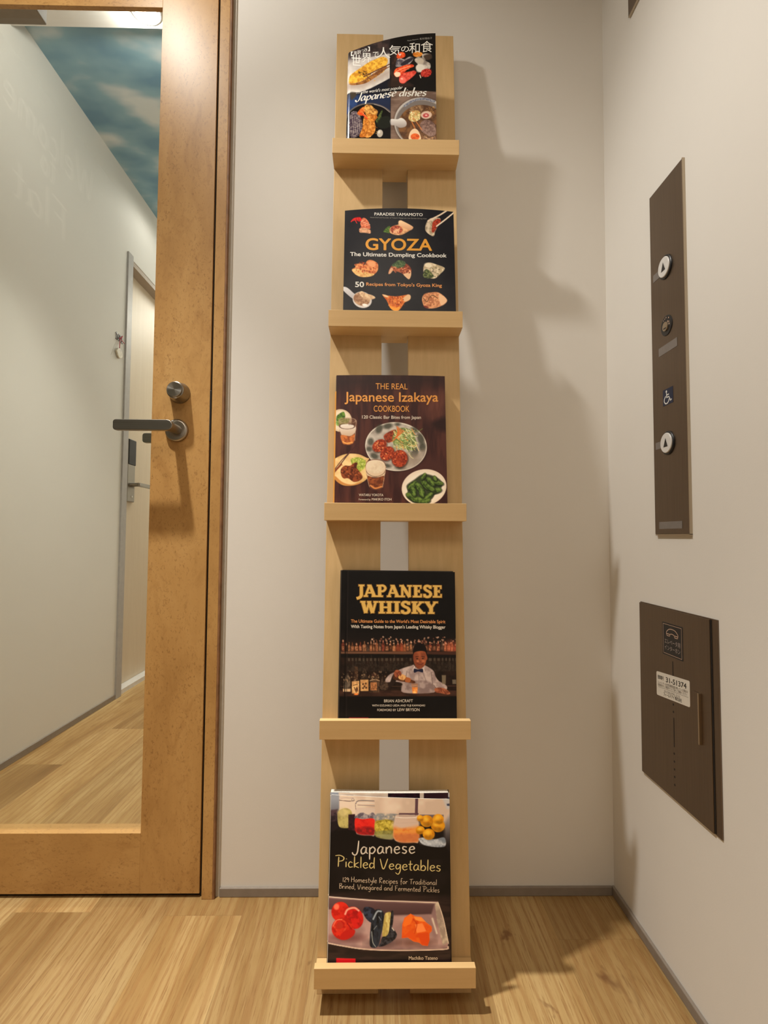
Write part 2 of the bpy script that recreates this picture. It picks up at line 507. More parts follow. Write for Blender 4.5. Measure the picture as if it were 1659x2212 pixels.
def lever(y_face, sgn, x_tip, name):
    """neck turned from the rosette, then a flat bar running to the left"""
    s = Shape().lathe((-0.4295, y_face, 0.9772), (0, sgn, 0), [(0.0, 0.0108), (0.030, 0.0102), (0.050, 0.0098)], 32)
    yc = y_face + sgn * 0.0545
    hz, r = 0.0112, 0.0085
    xr, xl = -0.4190, x_tip
    loop = []
    for cx, cz, a0, rr in ((xr - hz * 0.95, 0.9772, None, hz), (xl + r, 0.9772, None, r)):
        pass
    for k in range(13):                       # rounded right end
        a = math.pi / 2 - math.pi * k / 12
        loop.append((xr - 0.0112 + 0.0112 * math.cos(a), 0.9772 + hz * math.sin(a)))
    for k in range(7):                        # left end, lower corner
        a = -math.pi / 2 - (math.pi / 2) * k / 6
        loop.append((xl + 0.006 + 0.006 * math.cos(a), 0.9772 - hz + 0.006 + 0.006 * math.sin(a)))
    for k in range(7):
        a = math.pi - (math.pi / 2) * k / 6
        loop.append((xl + 0.006 + 0.006 * math.cos(a), 0.9772 + hz - 0.006 + 0.006 * math.sin(a)))
    s.prism([(x, yc - 0.006, z) for x, z in loop], (0, 0.012, 0), 0.0012)
    return s.out(name, M['steel'], hd, False)


lever(DY0, -1, -0.5400, 'handle_lever')
hb = Shape().lathe((-0.4310, DY1, 0.9772), (0, 1, 0), [(-0.001, 0.0245), (0.005, 0.0245), (0.0075, 0.0228), (0.0085, 0.0118)], 40).out('handle_rosette', M['spun'], d1, True)
hd = hb
lever(DY1, 1, -0.5440, 'handle_lever')
# closer body screwed to the corridor side of the top rail
Shape().box(-1.06, -0.803, DY1, DY1 + 0.055, 1.979, 2.035, 0.002).out('door_closer', M['grey_box'], d1)

# ------------------------------------------------------------------ room door in the corridor (door_2)
d2 = empty('door_2', 'pale birch guest room door with card lock in the corridor', 'door', (-1.25, 1.82, 0.0), kind='structure')
Shape().box(XH - 0.062, XH - 0.052, 1.386, 2.235, 0.022, 2.089).out('door_leaf', M['pale_door'], d2)
Shape().box(XH - 0.075, XH - 0.002, 1.386, 2.235, 2.066, 2.0895).out('door_soffit', M['frame_beige'], d2)
Shape().box(XH - 0.075, XH - 0.005, 1.386, 2.235, 0.0, 0.021).out('door_threshold', M['white_plastic'], d2)
struct('trim_5', Shape().box(XH - 0.075, XH + 0.008, 1.3365, 1.386, 0.0, 2.104, 0.001), M['frame_grey'], 'grey upright edge of the corridor door frame')
LX = XH - 0.052
pl = Shape().box(LX, LX + 0.012, 1.492, 1.572, 0.918, 1.235, 0.004).out('lock_plate', M['steel'], d2)
Shape().box(LX + 0.010, LX + 0.016, 1.494, 1.570, 1.105, 1.232, 0.003).out('card_reader', M['black'], pl, False, 'black card reader')
lv = Shape().lathe((LX + 0.010, 1.525, 1.005), (1, 0, 0), [(0.0, 0.011), (0.045, 0.009), (0.052, 0.009)], 24)
lv.box(LX + 0.048, LX + 0.060, 1.515, 1.655, 0.995, 1.015, 0.003)
lv.out('door_lever', M['steel'], pl, False)
Shape().lathe((LX + 0.011, 1.54, 0.946), (1, 0, 0), [(0, 0.006), (0.004, 0.005)], 16).out('key_cylinder', M['white_plastic'], pl)

# ------------------------------------------------------------------ lettering helpers
HAND = {
 'J': (44, '40,100 37,60 32,15 20,-6 6,2 2,16'), 'P': (58, '18,90 16,45 14,0;-6,98 26,103 52,86 46,60 18,48'),
 'V': (56, '0,92 22,0 52,96'), 'H': (52, '5,95 3,0;45,100 42,0;3,50 45,56'), 'R': (50, '8,92 6,0;0,92 30,98 40,75 8,52 42,0'),
 'T': (46, '-5,86 50,92;22,88 18,0'), 'B': (48, '8,92 6,0;0,90 35,95 38,72 10,52 42,45 40,15 3,0'),
 'F': (48, '10,90 8,0;0,90 46,96;8,50 38,55'), 'W': (84, '0,92 16,0 36,70 54,0 78,96'),
 'a': (44, '34,46 18,52 4,28 10,2 28,12 35,48 34,15 43,2'), 'b': (42, '6,98 5,0;5,20 20,47 36,30 28,3 5,4'),
 'c': (36, '32,42 16,50 4,25 12,2 34,8'), 'd': (44, '32,45 14,48 4,22 14,2 32,20;37,102 34,40 36,0'),
 'e': (40, '4,26 32,32 26,50 10,44 4,20 16,0 37,10'), 'f': (32, '38,92 20,99 14,70 12,-20;0,48 30,53'),
 'g': (44, '34,46 16,50 5,26 14,6 32,24 36,48 34,-10 20,-40 2,-26'), 'i': (16, '7,50 6,0;9,72 10,77'),
 'k': (40, '7,102 5,0;34,50 7,22 36,0'), 'l': (16, '8,102 6,0'),
 'm': (64, '4,50 4,0;4,30 18,50 28,42 28,0;28,30 44,50 54,40 55,0'), 'n': (42, '4,50 4,0;4,28 20,51 33,40 34,0'),
 'o': (42, '21,50 4,27 16,1 36,20 24,49 18,50'), 'p': (42, '5,50 4,-42;4,30 22,51 37,30 22,3 4,10'),
 'r': (30, '4,50 4,0;4,28 16,48 30,45'), 's': (36, '31,46 12,50 8,33 28,18 20,0 2,6'), 't': (30, '14,86 13,10 25,0;0,52 30,56'),
 'y': (40, '4,50 10,18 30,22;36,50 30,-10 14,-42 2,-34'), '1': (18, '10,80 8,0'), '2': (36, '4,60 20,80 32,58 4,4 36,4'),
 '9': (36, '32,58 16,78 4,56 16,42 32,60 26,0'), ',': (14, '8,8 3,-18'), 'h': (42, '6,102 4,0;4,28 20,51 33,40 34,0'), ' ': (26, ''),
}
# heavy slab capitals: straight strokes x,y,x,y,w and curves marked c
SLAB = {
 'J': (52, '38,94,38,30,20|20,94,58,94,12', 'c20 38,34 36,8 22,-8 4,-14'),
 'A': (80, '8,4,36,96,13|38,96,70,4,21|18,34,60,34,11|-4,6,24,6,12|52,6,86,6,12|22,95,46,95,10', ''),
 'P': (68, '20,0,20,100,21|0,6,42,6,12|0,94,30,94,12', 'c15 20,93 46,93 60,72 46,49 20,48'),
 'N': (84, '16,0,16,98,13|14,98,68,2,21|68,2,68,98,13|0,6,34,6,12|-2,94,24,94,12|52,94,84,94,12', ''),
 'E': (66, '20,0,20,100,21|0,94,58,94,12|20,51,44,51,12|0,6,60,6,12|55,98,55,72,9|57,2,57,28,9|43,62,43,40,8', ''),
 'S': (60, '52,98,52,72,9|6,2,6,28,9', 'c18 50,76 42,90 28,95 14,90 10,74 22,58 42,46 51,28 44,10 28,4 12,10 7,26'),
 'W': (106, '12,96,32,4,21|32,4,52,90,13|52,90,74,4,21|74,4,94,96,13|-2,94,28,94,12|80,94,108,94,12|40,94,64,94,12', ''),
 'H': (86, '18,0,18,100,21|66,0,66,100,21|18,50,66,50,12|0,6,38,6,12|0,94,38,94,12|48,6,86,6,12|48,94,86,94,12', ''),
 'I': (40, '20,0,20,100,21|0,6,40,6,12|0,94,40,94,12', ''),
 'K': (78, '18,0,18,100,21|60,92,24,44,13|32,54,66,4,21|0,6,38,6,12|0,94,36,94,12|46,94,78,94,12|52,6,84,6,12', ''),
 'Y': (76, '12,94,38,44,21|64,94,38,44,13|38,48,38,0,21|-2,94,28,94,12|52,94,80,94,12|20,6,58,6,12', ''),
 ' ': (30, '', ''),
}


class _Layer:
    """a hair's breadth between overlapping strokes"""
    n = 0
    def __call__(self):
        self.n = (self.n + 1) % 9
        return self.n * 7e-6


LAYER = _Layer()


def pts_of(s):
    return [tuple(float(q) for q in p.split(',')) for p in s.split()]


def ribbon(poly, w, nib=None, taper=0.0):
    """flat band along a polyline; nib=(angle, thin) makes a broad-pen line"""
    P = np.asarray(poly, float)
    d = np.gradient(P, axis=0); d /= np.linalg.norm(d, axis=1)[:, None] + 1e-9
    n = np.stack([-d[:, 1], d[:, 0]], 1)
    hw = np.full(len(P), w / 2.0)
    if nib:
        ang = np.arctan2(d[:, 1], d[:, 0])
        hw = w / 2 * (nib[1] + (1 - nib[1]) * np.abs(np.sin(ang - nib[0])))
    if taper:
        t = np.linspace(0, 1, len(P)); hw = hw * (1 - taper * np.abs(2 * t - 1) ** 6)
    A = P + n * hw[:, None]; B = P - n * hw[:, None]
    V = np.vstack([A, B]); k = len(P)
    F = [(i, i + 1, k + i + 1, k + i) for i in range(k - 1)]
    return V, F


def hand_text(text, w=9, nib=None, slant=0.0, gap=4, jitter=0):
    """(verts, faces, advance) in glyph units (100 = capital height)"""
    rnd = random.Random(text); V = []; F = []; x = 0
    for ch in text:
        adv, st = HAND[ch]
        dy = rnd.uniform(-jitter, jitter)
        for s in st.split(';'):
            if not s: continue
            p = crs(pts_of(s), 8)
            p = np.stack([p[:, 0] + p[:, 1] * slant + x, p[:, 1] + dy], 1)
            v, f = ribbon(p, w, nib, 0.35 if not nib else 0.0)
            k = LAYER(); F += [tuple(i + len(V) for i in q) for q in f]; V += [(q[0], q[1], k) for q in v]
        x += adv + gap
    return np.array(V), F, x - gap


def slab_text(text, grow=0.0, gap=7):
    V = []; F = []; x = 0
    for ch in text:
        adv, st, cu = SLAB[ch]
        items = []
        for s in st.split('|'):
            if s:
                a = [float(q) for q in s.split(',')]
                p = np.array([a[:2], a[2:4]]); d = (p[1] - p[0]) / np.linalg.norm(p[1] - p[0])
                p = np.array([p[0] - d * grow, p[1] + d * grow])
                items.append((p, a[4] + 2 * grow))
        if cu:
            w, rest = cu[1:].split(' ', 1)
            items.append((crs(pts_of(rest), 8), float(w) + 2 * grow))
        for p, w in items:
            v, f = ribbon(p + np.array([x, 0]), w)
            k = LAYER()
            F += [tuple(i + len(V) for i in q) for q in f]; V += [(q[0], q[1], k) for q in v]
        x += adv + gap
    return np.array(V), F, x - gap


_TXT = {}


def font_text(text, weight=0.0, slant=0.0, space=1.0):
    """flat mesh of a line of type in em units, from the built-in font"""
    c = bpy.data.curves.new('type', 'FONT'); c.body = text; c.shear = slant; c.resolution_u = 5; c.space_character = space
    o = bpy.data.objects.new('type', c); COL.objects.link(o)
    dg = bpy.context.evaluated_depsgraph_get()
    me = bpy.data.meshes.new_from_object(o.evaluated_get(dg))
    V = np.array([v.co[:2] for v in me.vertices]).reshape(-1, 2); F = [tuple(p.vertices) for p in me.polygons]
    bpy.data.objects.remove(o); bpy.data.curves.remove(c); bpy.data.meshes.remove(me)
    n = len(V); VV = [np.column_stack([V, np.zeros(n)])]; FF = list(F)
    if weight > 0:                                  # bold: the same type struck again around the first impression
        for k in range(6):
            a = 2 * math.pi * k / 6
            VV.append(np.column_stack([V + weight * np.array([math.cos(a), math.sin(a)]), np.full(n, (k + 1) * 7e-6)]))
            FF += [tuple(i + n * (k + 1) for i in f) for f in F]
    return np.vstack(VV), FF


# ------------------------------------------------------------------ leaning display rack
RX0, RX1 = 0.0346 - 0.1275, 0.0346 + 0.1275
LIPY = [-0.1202 - 0.04051 * i for i in range(5)]
LIPZ = [1.5498 - 0.36927 * i for i in range(5)]
LIPH = 0.0314
SL = 0.1097
OFF = 0.046          # lip front to upright front
PT = 0.018           # upright thickness


def up_y(z):         # front face of the uprights at height z
    return (LIPY[0] + OFF) + SL * (z - (LIPZ[0] - LIPH))


rack = empty('display_rack', 'leaning beech display rack with five book ledges on two uprights', 'display rack', (0.0346, -0.22, 0.0))
rack_c = math.sqrt(1 + SL * SL)
for x0, x1 in ((RX0, 0.0085), (0.0610, RX1)):
    zt = 1.8495
    s = Shape()
    z0b, z1t = 0.0, zt
    f = [(x0, up_y(z0b), z0b), (x1, up_y(z0b), z0b), (x1, up_y(z1t), z1t), (x0, up_y(z1t), z1t)]
    s.prism(f, (0, PT, -SL * PT * 0.9), 0.0006)
    # the foot rests on the floor: lift the back corner that the tilt pushes under it
    s.v = [(x, y, max(z, 0.0)) for x, y, z in s.v]
    s.out('upright', M['rack'], rack)
for i in range(5):
    y, z = LIPY[i], LIPZ[i]
    zb = z - LIPH
    s = Shape()
    yb_ = y + OFF + 0.0004
    yt_ = y + (0.085 if i < 4 else 0.072)
    s.prism([(RX0, y + 0.0117, zb), (RX1, y + 0.0117, zb), (RX1, yb_, zb), (0.0606, yb_, zb), (0.0606, yt_, zb), (0.0089, yt_, zb), (0.0089, yb_, zb), (RX0, yb_, zb)], (0, 0, 0.012))
    lg = s.out('ledge', M['ledge'], rack)
    Shape().box(RX0, RX1, y, y + 0.0120, zb - 0.0002, z, 0.0006).out('lip', M['ledge'], lg)


# ------------------------------------------------------------------ printed covers
def vnoise(X, Y, s, seed=0):
    """smooth value noise 0..1"""
    r = np.random.RandomState(seed); G = r.rand(64, 64)
    x = X / s; y = Y / s
    xi = np.floor(x).astype(int); yi = np.floor(y).astype(int)
    fx = x - xi; fy = y - yi
    fx = fx * fx * (3 - 2 * fx); fy = fy * fy * (3 - 2 * fy)
    g = lambda a, b: G[a % 64, b % 64]
    return (g(xi, yi) * (1 - fx) + g(xi + 1, yi) * fx) * (1 - fy) + (g(xi, yi + 1) * (1 - fx) + g(xi + 1, yi + 1) * fx) * fy


def fbm(X, Y, s, seed=0, o=3):
    v = 0; a = 1; t = 0
    for k in range(o):
        v = v + a * vnoise(X, Y, s / 2 ** k, seed + k); t += a; a *= 0.6
    return v / t


class Cover:
    """one printed front cover. The art is laid out in the cover's own sheet units (x right, y down):
    yt/yb give the top and bottom edge, xl/xr the left and right edge; surf(u, v) is the paper in space."""
    def __init__(self, xl, xr, yt, yb, surf, nx, ny, vmax=1.0, gain=1.0):
        self.xl, self.xr, self.yt, self.yb, self.surf, self.gain = xl, xr, yt, yb, surf, gain
        u = np.linspace(0, 1, nx); v = np.linspace(0, vmax, ny)
        self.U, self.V = np.meshgrid(u, v); self.nx, self.ny = nx, ny
        self.Y = yt(self.U) + self.V * (yb(self.U) - yt(self.U))
        self.X = xl(self.Y) + self.U * (xr(self.Y) - xl(self.Y))
        self.C = np.zeros((ny, nx, 3))
        self.n_layer = 0

    def uv(self, x, y):
        u = (x - self.xl(y)) / (self.xr(y) - self.xl(y))
        return u, (y - self.yt(u)) / (self.yb(u) - self.yt(u))

    # --- painting on the sheet
    def blend(self, a, col, sl):
        X, Y = self.X[sl], self.Y[sl]
        c = col(X, Y) if callable(col) else np.broadcast_to(np.asarray(col, float), X.shape + (3,))
        self.C[sl] = self.C[sl] * (1 - a[..., None]) + c * a[..., None]

    def win(self, x0, y0, x1, y1):
        m = (self.X >= x0) & (self.X <= x1) & (self.Y >= y0) & (self.Y <= y1)
        if not m.any(): return None
        r = np.where(m.any(1))[0]; c = np.where(m.any(0))[0]
        return (slice(r[0], r[-1] + 1), slice(c[0], c[-1] + 1))

    def fill(self, col):
        sl = (slice(None), slice(None)); self.blend(np.ones_like(self.X), col, sl)

    def poly(self, s, col, soft=4, smooth=True, alpha=1.0):
        P = np.array(pts_of(s)) if isinstance(s, str) else np.asarray(s, float)
        if smooth: P = crs(P, 5, True)
        sl = self.win(P[:, 0].min() - soft, P[:, 1].min() - soft, P[:, 0].max() + soft, P[:, 1].max() + soft)
        if sl is None: return
        X, Y = self.X[sl], self.Y[sl]
        ins = np.zeros(X.shape, bool); dm = np.full(X.shape, 1e9)
        for (ax, ay), (bx, by) in zip(P, np.roll(P, -1, 0)):
            ex, ey = bx - ax, by - ay
            t = np.clip(((X - ax) * ex + (Y - ay) * ey) / (ex * ex + ey * ey + 1e-9), 0, 1)
            dm = np.minimum(dm, (X - ax - t * ex) ** 2 + (Y - ay - t * ey) ** 2)
            cr = ((ay > Y) != (by > Y)) & (X < (bx - ax) * (Y - ay) / (by - ay + 1e-12) + ax)
            ins ^= cr
        sd = np.sqrt(dm) * np.where(ins, -1, 1)
        self.blend(np.clip(0.5 - sd / soft, 0, 1) * alpha, col, sl)

    def ell(self, cx, cy, rx, ry, col, rot=0.0, soft=4, alpha=1.0, ring=None):
        R_ = max(rx, ry) + soft
        sl = self.win(cx - R_, cy - R_, cx + R_, cy + R_)
        if sl is None: return
        X, Y = self.X[sl] - cx, self.Y[sl] - cy
        c, s = math.cos(rot), math.sin(rot)
        d = np.sqrt(((X * c + Y * s) / rx) ** 2 + ((-X * s + Y * c) / ry) ** 2)
        m = min(rx, ry)
        a = np.clip(0.5 - (d - 1) * m / soft, 0, 1)
        if ring: a = a * np.clip(0.5 + (d - 1) * m / soft + ring / soft, 0, 1)
        self.blend(a * alpha, col, sl)

    def line(self, s, w, col, soft=3, smooth=True, alpha=1.0):
        P = np.array(pts_of(s)) if isinstance(s, str) else np.asarray(s, float)
        if smooth and len(P) > 2: P = crs(P, 5)
        g = w / 2 + soft
        sl = self.win(P[:, 0].min() - g, P[:, 1].min() - g, P[:, 0].max() + g, P[:, 1].max() + g)
        if sl is None: return
        X, Y = self.X[sl], self.Y[sl]; dm = np.full(X.shape, 1e9)
        for (ax, ay), (bx, by) in zip(P[:-1], P[1:]):
            ex, ey = bx - ax, by - ay
            t = np.clip(((X - ax) * ex + (Y - ay) * ey) / (ex * ex + ey * ey + 1e-9), 0, 1)
            dm = np.minimum(dm, (X - ax - t * ex) ** 2 + (Y - ay - t * ey) ** 2)
        self.blend(np.clip(0.5 - (np.sqrt(dm) - w / 2) / soft, 0, 1) * alpha, col, sl)

    def specks(self, n, x0, y0, x1, y1, r0, r1, cols, seed=0, squash=1.0, alpha=0.9, inside=None):
        rnd = random.Random(seed)
        for _ in range(n):
            x, y = rnd.uniform(x0, x1), rnd.uniform(y0, y1)
            if inside and not inside(x, y): continue
            r = rnd.uniform(r0, r1)
            self.ell(x, y, r, r * squash, rnd.choice(cols), rnd.uniform(0, 3), 3, alpha)

    # --- building
    def place(self, V, lift):
        """sheet points -> points in space, lifted off the paper"""
        out = []
        for x, y, dz in V:
            u, v = self.uv(x, y)
            p = np.array(self.surf(u, v)); e = 1e-3
            a = np.array(self.surf(u + e, v)) - p; b = np.array(self.surf(u, v + e)) - p
            n = np.cross(b, a); n /= np.linalg.norm(n) + 1e-12
            if n[1] > 0: n = -n
            out.append(p + n * (lift + dz))
        return out

    def build(self, parent, mat, name='cover', label=None):
        verts = np.array([self.surf(u, v) for u, v in zip(self.U.ravel(), self.V.ravel())])
        nx, ny = self.nx, self.ny
        F = [(j * nx + i, (j + 1) * nx + i, (j + 1) * nx + i + 1, j * nx + i + 1) for j in range(ny - 1) for i in range(nx - 1)]
        o = mk(name, verts, F, mat, parent, True, label)
        L = lin(np.clip(self.C, 0, 255)) * self.gain
        rgba = np.ones((nx * ny, 4), np.float32); rgba[:, :3] = L.reshape(-1, 3)
        at = o.data.color_attributes.new('print', 'FLOAT_COLOR', 'POINT')
        at.data.foreach_set('color', rgba.ravel())
        self.parent = parent
        return o

    def put(self, name, V, F, mat, lift=0.00025, label=None):
        return mk(name, self.place(V, lift), F, mat, self.parent, False, label)

    def type(self, name, text, x0, x1, b0, b1, cap, mat, weight=0.0, slant=0.0, lift=0.00025, bow=0.0, label=None):
        """a line of type from x0 to x1, baseline b0 -> b1, capital height cap (0.73 em)"""
        V, F = font_text(text, weight, slant)
        t = (V[:, 0] - V[:, 0].min()) / (np.ptp(V[:, 0]) + 1e-9)
        X = x0 + t * (x1 - x0); Y = b0 + t * (b1 - b0) + bow * 4 * t * (1 - t) - V[:, 1] * cap / 0.715
        return self.put(name, np.stack([X, Y, V[:, 2]], 1), F, mat, lift, label)

    def glyph(self, ch, x0, y0, x1, y1, weight=0.0, rise=0.0):
        """one character stretched into a box; returns (V, F)"""
        V, F = font_text(ch, weight)
        a = V.min(0); s = np.ptp(V, axis=0)
        X = x0 + (V[:, 0] - a[0]) / s[0] * (x1 - x0); Y = y1 - (V[:, 1] - a[1]) / s[1] * (y1 - y0) + (X - (x0 + x1) / 2) * rise
        return np.stack([X, Y, V[:, 2]], 1), F

    def glyphs(self, name, items, mat, lift=0.00025, label=None):
        V = []; F = []
        for it in items:
            v, f = self.glyph(*it)
            F += [tuple(i + len(V) for i in q) for q in f]; V += [tuple(q) for q in v]
        return self.put(name, V, F, mat, lift, label)

    def drawn(self, name, VF, x0, x1, b0, b1, cap, mat, lift=0.00025, bow=0.0, label=None):
        """drawn letters (100 units high) from x0 to x1"""
        V, F, adv = VF
        t = V[:, 0] / adv
        X = x0 + t * (x1 - x0); Y = b0 + t * (b1 - b0) + bow * 4 * t * (1 - t) - V[:, 1] * cap / 100
        return self.put(name, np.stack([X, Y, V[:, 2]], 1), F, mat, lift, label)


def grad(c0, c1, a, b, axis='y'):
    c0 = np.asarray(c0, float); c1 = np.asarray(c1, float)
    def f(X, Y):
        t = np.clip(((Y if axis == 'y' else X) - a) / (b - a), 0, 1)[..., None]
        return c0 * (1 - t) + c1 * t
    return f


def mott(c0, c1, s, seed=0, sx=1.0, sy=1.0, lo=0.35, hi=0.65):
    c0 = np.asarray(c0, float); c1 = np.asarray(c1, float)
    def f(X, Y):
        t = np.clip((fbm(X * sx + 999, Y * sy + 999, s, seed) - lo) / (hi - lo), 0, 1)[..., None]
        return c0 * (1 - t) + c1 * t
    return f


def print_mat(name, rough=0.38, spec=0.5):
    t = NT(name)
    a = t.n('ShaderNodeVertexColor', layer_name='print')
    g = t.noise(t.coord(), 700, 2)
    t.bump(g, 0.02, 0.0003)
    return t.set(a.outputs['Color'], rough, spec=spec)


def print_ink(name, rgb, gain=1.0, rough=0.45):
    c = lin(rgb) * gain
    c = c * min(1.0, 0.88 / float(c.max()))
    return plain(name, tuple(float(min(0.9, q)) for q in c), rough, var=0.02)


GLOSS = print_mat('coated_cover_print', 0.16, 0.35)
SATIN = print_mat('satin_cover_print', 0.42, 0.25)
SOFT = print_mat('soft_cover_print', 0.30, 0.16)


def L1(a, ya, b, yb):
    return lambda y: a + (y - ya) * (b - a) / (yb - ya)

# ------------------------------------------------------------------ cookbook on the top ledge
G1 = 1.45
def book_base(i): return LIPZ[i] - LIPH + 0.0122


def surf1(u, v):
    k = 1 - (1 - u) ** 2 if u < 1 else 1.0
    u_ = max(min(u, 1.2), -0.2)
    yt = -0.0800 - 0.0395 * k
    ybm = -0.1038 - 0.0030 * min(1.0, max(0.0, u_) * 26)
    yy = yt + (ybm - yt) * min(1.0, v ** 0.9) if v > 0 else yt
    edge = max(0.0, 1 - u_ / 0.022)
    yy += 0.0028 * edge * edge
    xl = -0.0655 - 0.0012 * v; xr = 0.1140 + 0.0040 * v
    zt = 1.7665 + 0.0075 * u
    zb = 1.5605 - 0.0005
    return (xl + u * (xr - xl), yy, zt + v * (zb - zt))


c = Cover(L1(258, 345, 243, 1298), L1(1240, 98, 1262, 1305),
          lambda u: 345 - 247 * (1 - (1 - np.clip(u, 0, 1)) ** 2), lambda u: 1298 + 7 * u, surf1, 240, 310, 1.127, G1)
c.fill((11, 11, 13))
# upper left picture: golden roll on a white plate
c.poly('200,60 735,60 735,805 200,830', grad((42, 36, 38), (168, 160, 156), 300, 470), 6, False)
c.poly('200,60 735,60 735,265 500,330 250,420 200,430', mott((36, 30, 32), (62, 48, 46), 60, 3), 60, False)
c.poly('230,520 330,440 560,370 735,330 735,612 640,668 520,735 400,785 230,812', mott((205, 198, 190), (176, 168, 162), 120, 5), 10, False)
c.poly('230,690 420,690 560,600 735,520 735,560 600,650 430,740 230,770', (168, 152, 142), 50, False)
c.poly('200,815 400,790 520,738 640,670 735,613 735,860 200,880', (20, 22, 32), 6, False)
c.poly('268,668 285,610 340,560 420,500 500,440 580,400 650,372 700,384 712,420 690,470 620,520 540,560 480,620 420,660 340,690 280,700', mott((222, 172, 62), (182, 122, 36), 26, 7), 8)
c.poly('275,700 340,690 420,660 500,605 560,560 640,505 690,470 700,500 640,560 560,620 470,680 380,706 300,716', mott((150, 98, 52), (104, 64, 34), 24, 9), 6)
c.specks(150, 290, 390, 700, 660, 3, 9, [(236, 192, 92), (168, 108, 30), (205, 150, 48)], 11, 0.6, 0.7, lambda x, y: y > 1060 - 0.98 * x - 40 + 0 and y < 1180 - 1.0 * x + 40)
c.specks(40, 385, 545, 520, 610, 4, 9, [(40, 24, 14), (66, 38, 18)], 12, 0.6)
c.line('440,612 560,545 735,452', 11, (86, 48, 34)); c.line('440,604 560,538 735,446', 3, (140, 100, 76))
c.line('480,618 600,556 735,480', 9, (104, 62, 44))
# upper right: assorted sushi on a dark board
c.poly('745,330 835,300 835,690 760,700 745,640', mott((34, 26, 26), (58, 40, 34), 60, 13), 30, False)
c.poly('745,640 900,640 1000,700 745,720', (44, 32, 28), 40)
c.poly('800,470 815,400 850,380 900,390 960,360 1000,380 960,440 900,470 830,480', mott((168, 160, 158), (72, 66, 74), 30, 15), 6)
c.poly('860,440 930,390 990,372 985,400 920,450 870,465', (40, 38, 48), 8)
c.poly('815,380 820,330 860,310 900,320 905,360 860,382', mott((226, 94, 44), (196, 62, 30), 20, 17), 6)
c.poly('780,555 800,505 850,480 920,455 990,450 1000,475 940,500 900,540 850,590 800,592', mott((230, 96, 50), (196, 52, 30), 22, 19), 6)
c.line('800,540 870,500 960,470', 7, (240, 160, 120)); c.line('820,570 890,520 950,500', 5, (238, 140, 104))
c.poly('785,560 810,540 850,545 850,580 810,596', (236, 206, 176), 6)
c.poly('838,620 850,580 900,545 960,530 1010,520 1030,545 980,600 930,640 890,670 850,660', mott((222, 92, 74), (184, 50, 40), 26, 21), 6)
c.ell(880, 630, 38, 36, (226, 104, 90), 0, 10); c.ell(870, 615, 14, 10, (246, 168, 150), 0.4, 8)
c.poly('990,330 1020,306 1080,310 1100,335 1060,365 1010,360', mott((214, 140, 58), (176, 96, 34), 18, 23), 6)
c.poly('1010,400 1050,360 1090,370 1100,330 1180,330 1190,370 1130,400 1185,440 1180,500 1130,520 1060,540 1030,520 1050,460', mott((190, 182, 172), (126, 116, 108), 36, 25), 8)
c.ell(1075, 490, 52, 45, (206, 200, 190), 0.3, 10); c.ell(1075, 410, 40, 34, (178, 166, 150), 0.3, 14)
c.poly('1110,350 1190,330 1200,380 1140,400', (60, 48, 40), 16)
c.ell(1140, 545, 62, 46, mott((182, 50, 40), (130, 24, 24), 14, 27), -0.3, 6)
c.specks(70, 1085, 505, 1195, 585, 4, 7, [(214, 84, 66), (150, 30, 28)], 29, 1, 0.7)
c.line('1070,570 1080,600', 10, (206, 190, 170))
# lower left: tempura bowl on blue
c.poly('200,820 735,800 745,800 745,1400 200,1400', grad((30, 40, 66), (16, 22, 40), 880, 1290), 4, False)
c.poly('250,880 300,830 440,850 500,900 400,940 300,1010 240,1050', mott((38, 60, 104), (24, 36, 66), 60, 31), 40)
c.poly('290,800 360,800 350,840 300,880', (60, 52, 44), 20)
c.ell(520, 1160, 300, 258, (92, 84, 80), 0, 6); c.ell(520, 1165, 290, 248, (13, 13, 15), 0, 6)
c.line('560,915 660,945 735,1000', 7, (150, 140, 134), 6)
c.poly('285,1060 310,1010 360,1005 400,1050 430,1150 420,1230 370,1280 300,1290 280,1180', mott((128, 116, 116), (62, 50, 62), 22, 33, 1, 2), 8)
for k in range(9):
    c.line('%d,%d %d,%d' % (300 + k * 13, 1040 + k * 9, 320 + k * 11, 1250 - k * 3), 4, (170, 156, 150) if k % 2 else (54, 38, 56), 4, True, 0.8)
c.poly('370,1020 410,970 450,950 450,1010 420,1050 380,1040', mott((220, 122, 52), (180, 78, 28), 16, 35), 6)
c.poly('450,990 460,930 520,925 560,960 600,990 580,1050 520,1060 470,1040', mott((216, 162, 84), (140, 88, 40), 18, 37), 6)
c.poly('440,1080 480,1030 560,1030 600,1060 570,1100 540,1180 500,1270 420,1290 395,1270 430,1180', mott((214, 140, 58), (166, 92, 32), 24, 39), 6)
c.poly('500,1130 560,1110 575,1180 560,1240 500,1290 460,1280 490,1200', mott((222, 152, 72), (170, 100, 38), 20, 41), 6)
c.line('400,1020 450,1050 480,1080', 16, (210, 66, 34)); c.line('420,1000 470,1060', 8, (238, 120, 70))
c.specks(60, 420, 930, 600, 1280, 4, 9, [(238, 190, 110), (126, 74, 28), (226, 166, 84)], 43, 0.8, 0.7, lambda x, y: abs(x - 510) < 80)
c.poly('600,1060 640,985 655,990 640,1060 690,1080 640,1110 660,1150 600,1140 580,1100', mott((84, 96, 52), (40, 52, 30), 16, 45), 6)
c.poly('640,1060 730,1050 735,1160 650,1190 590,1150', (26, 30, 26), 20)
c.ell(625, 1242, 33, 43, (176, 168, 156), 0.2, 6); c.ell(616, 1226, 14, 18, (212, 206, 194), 0.2, 12)
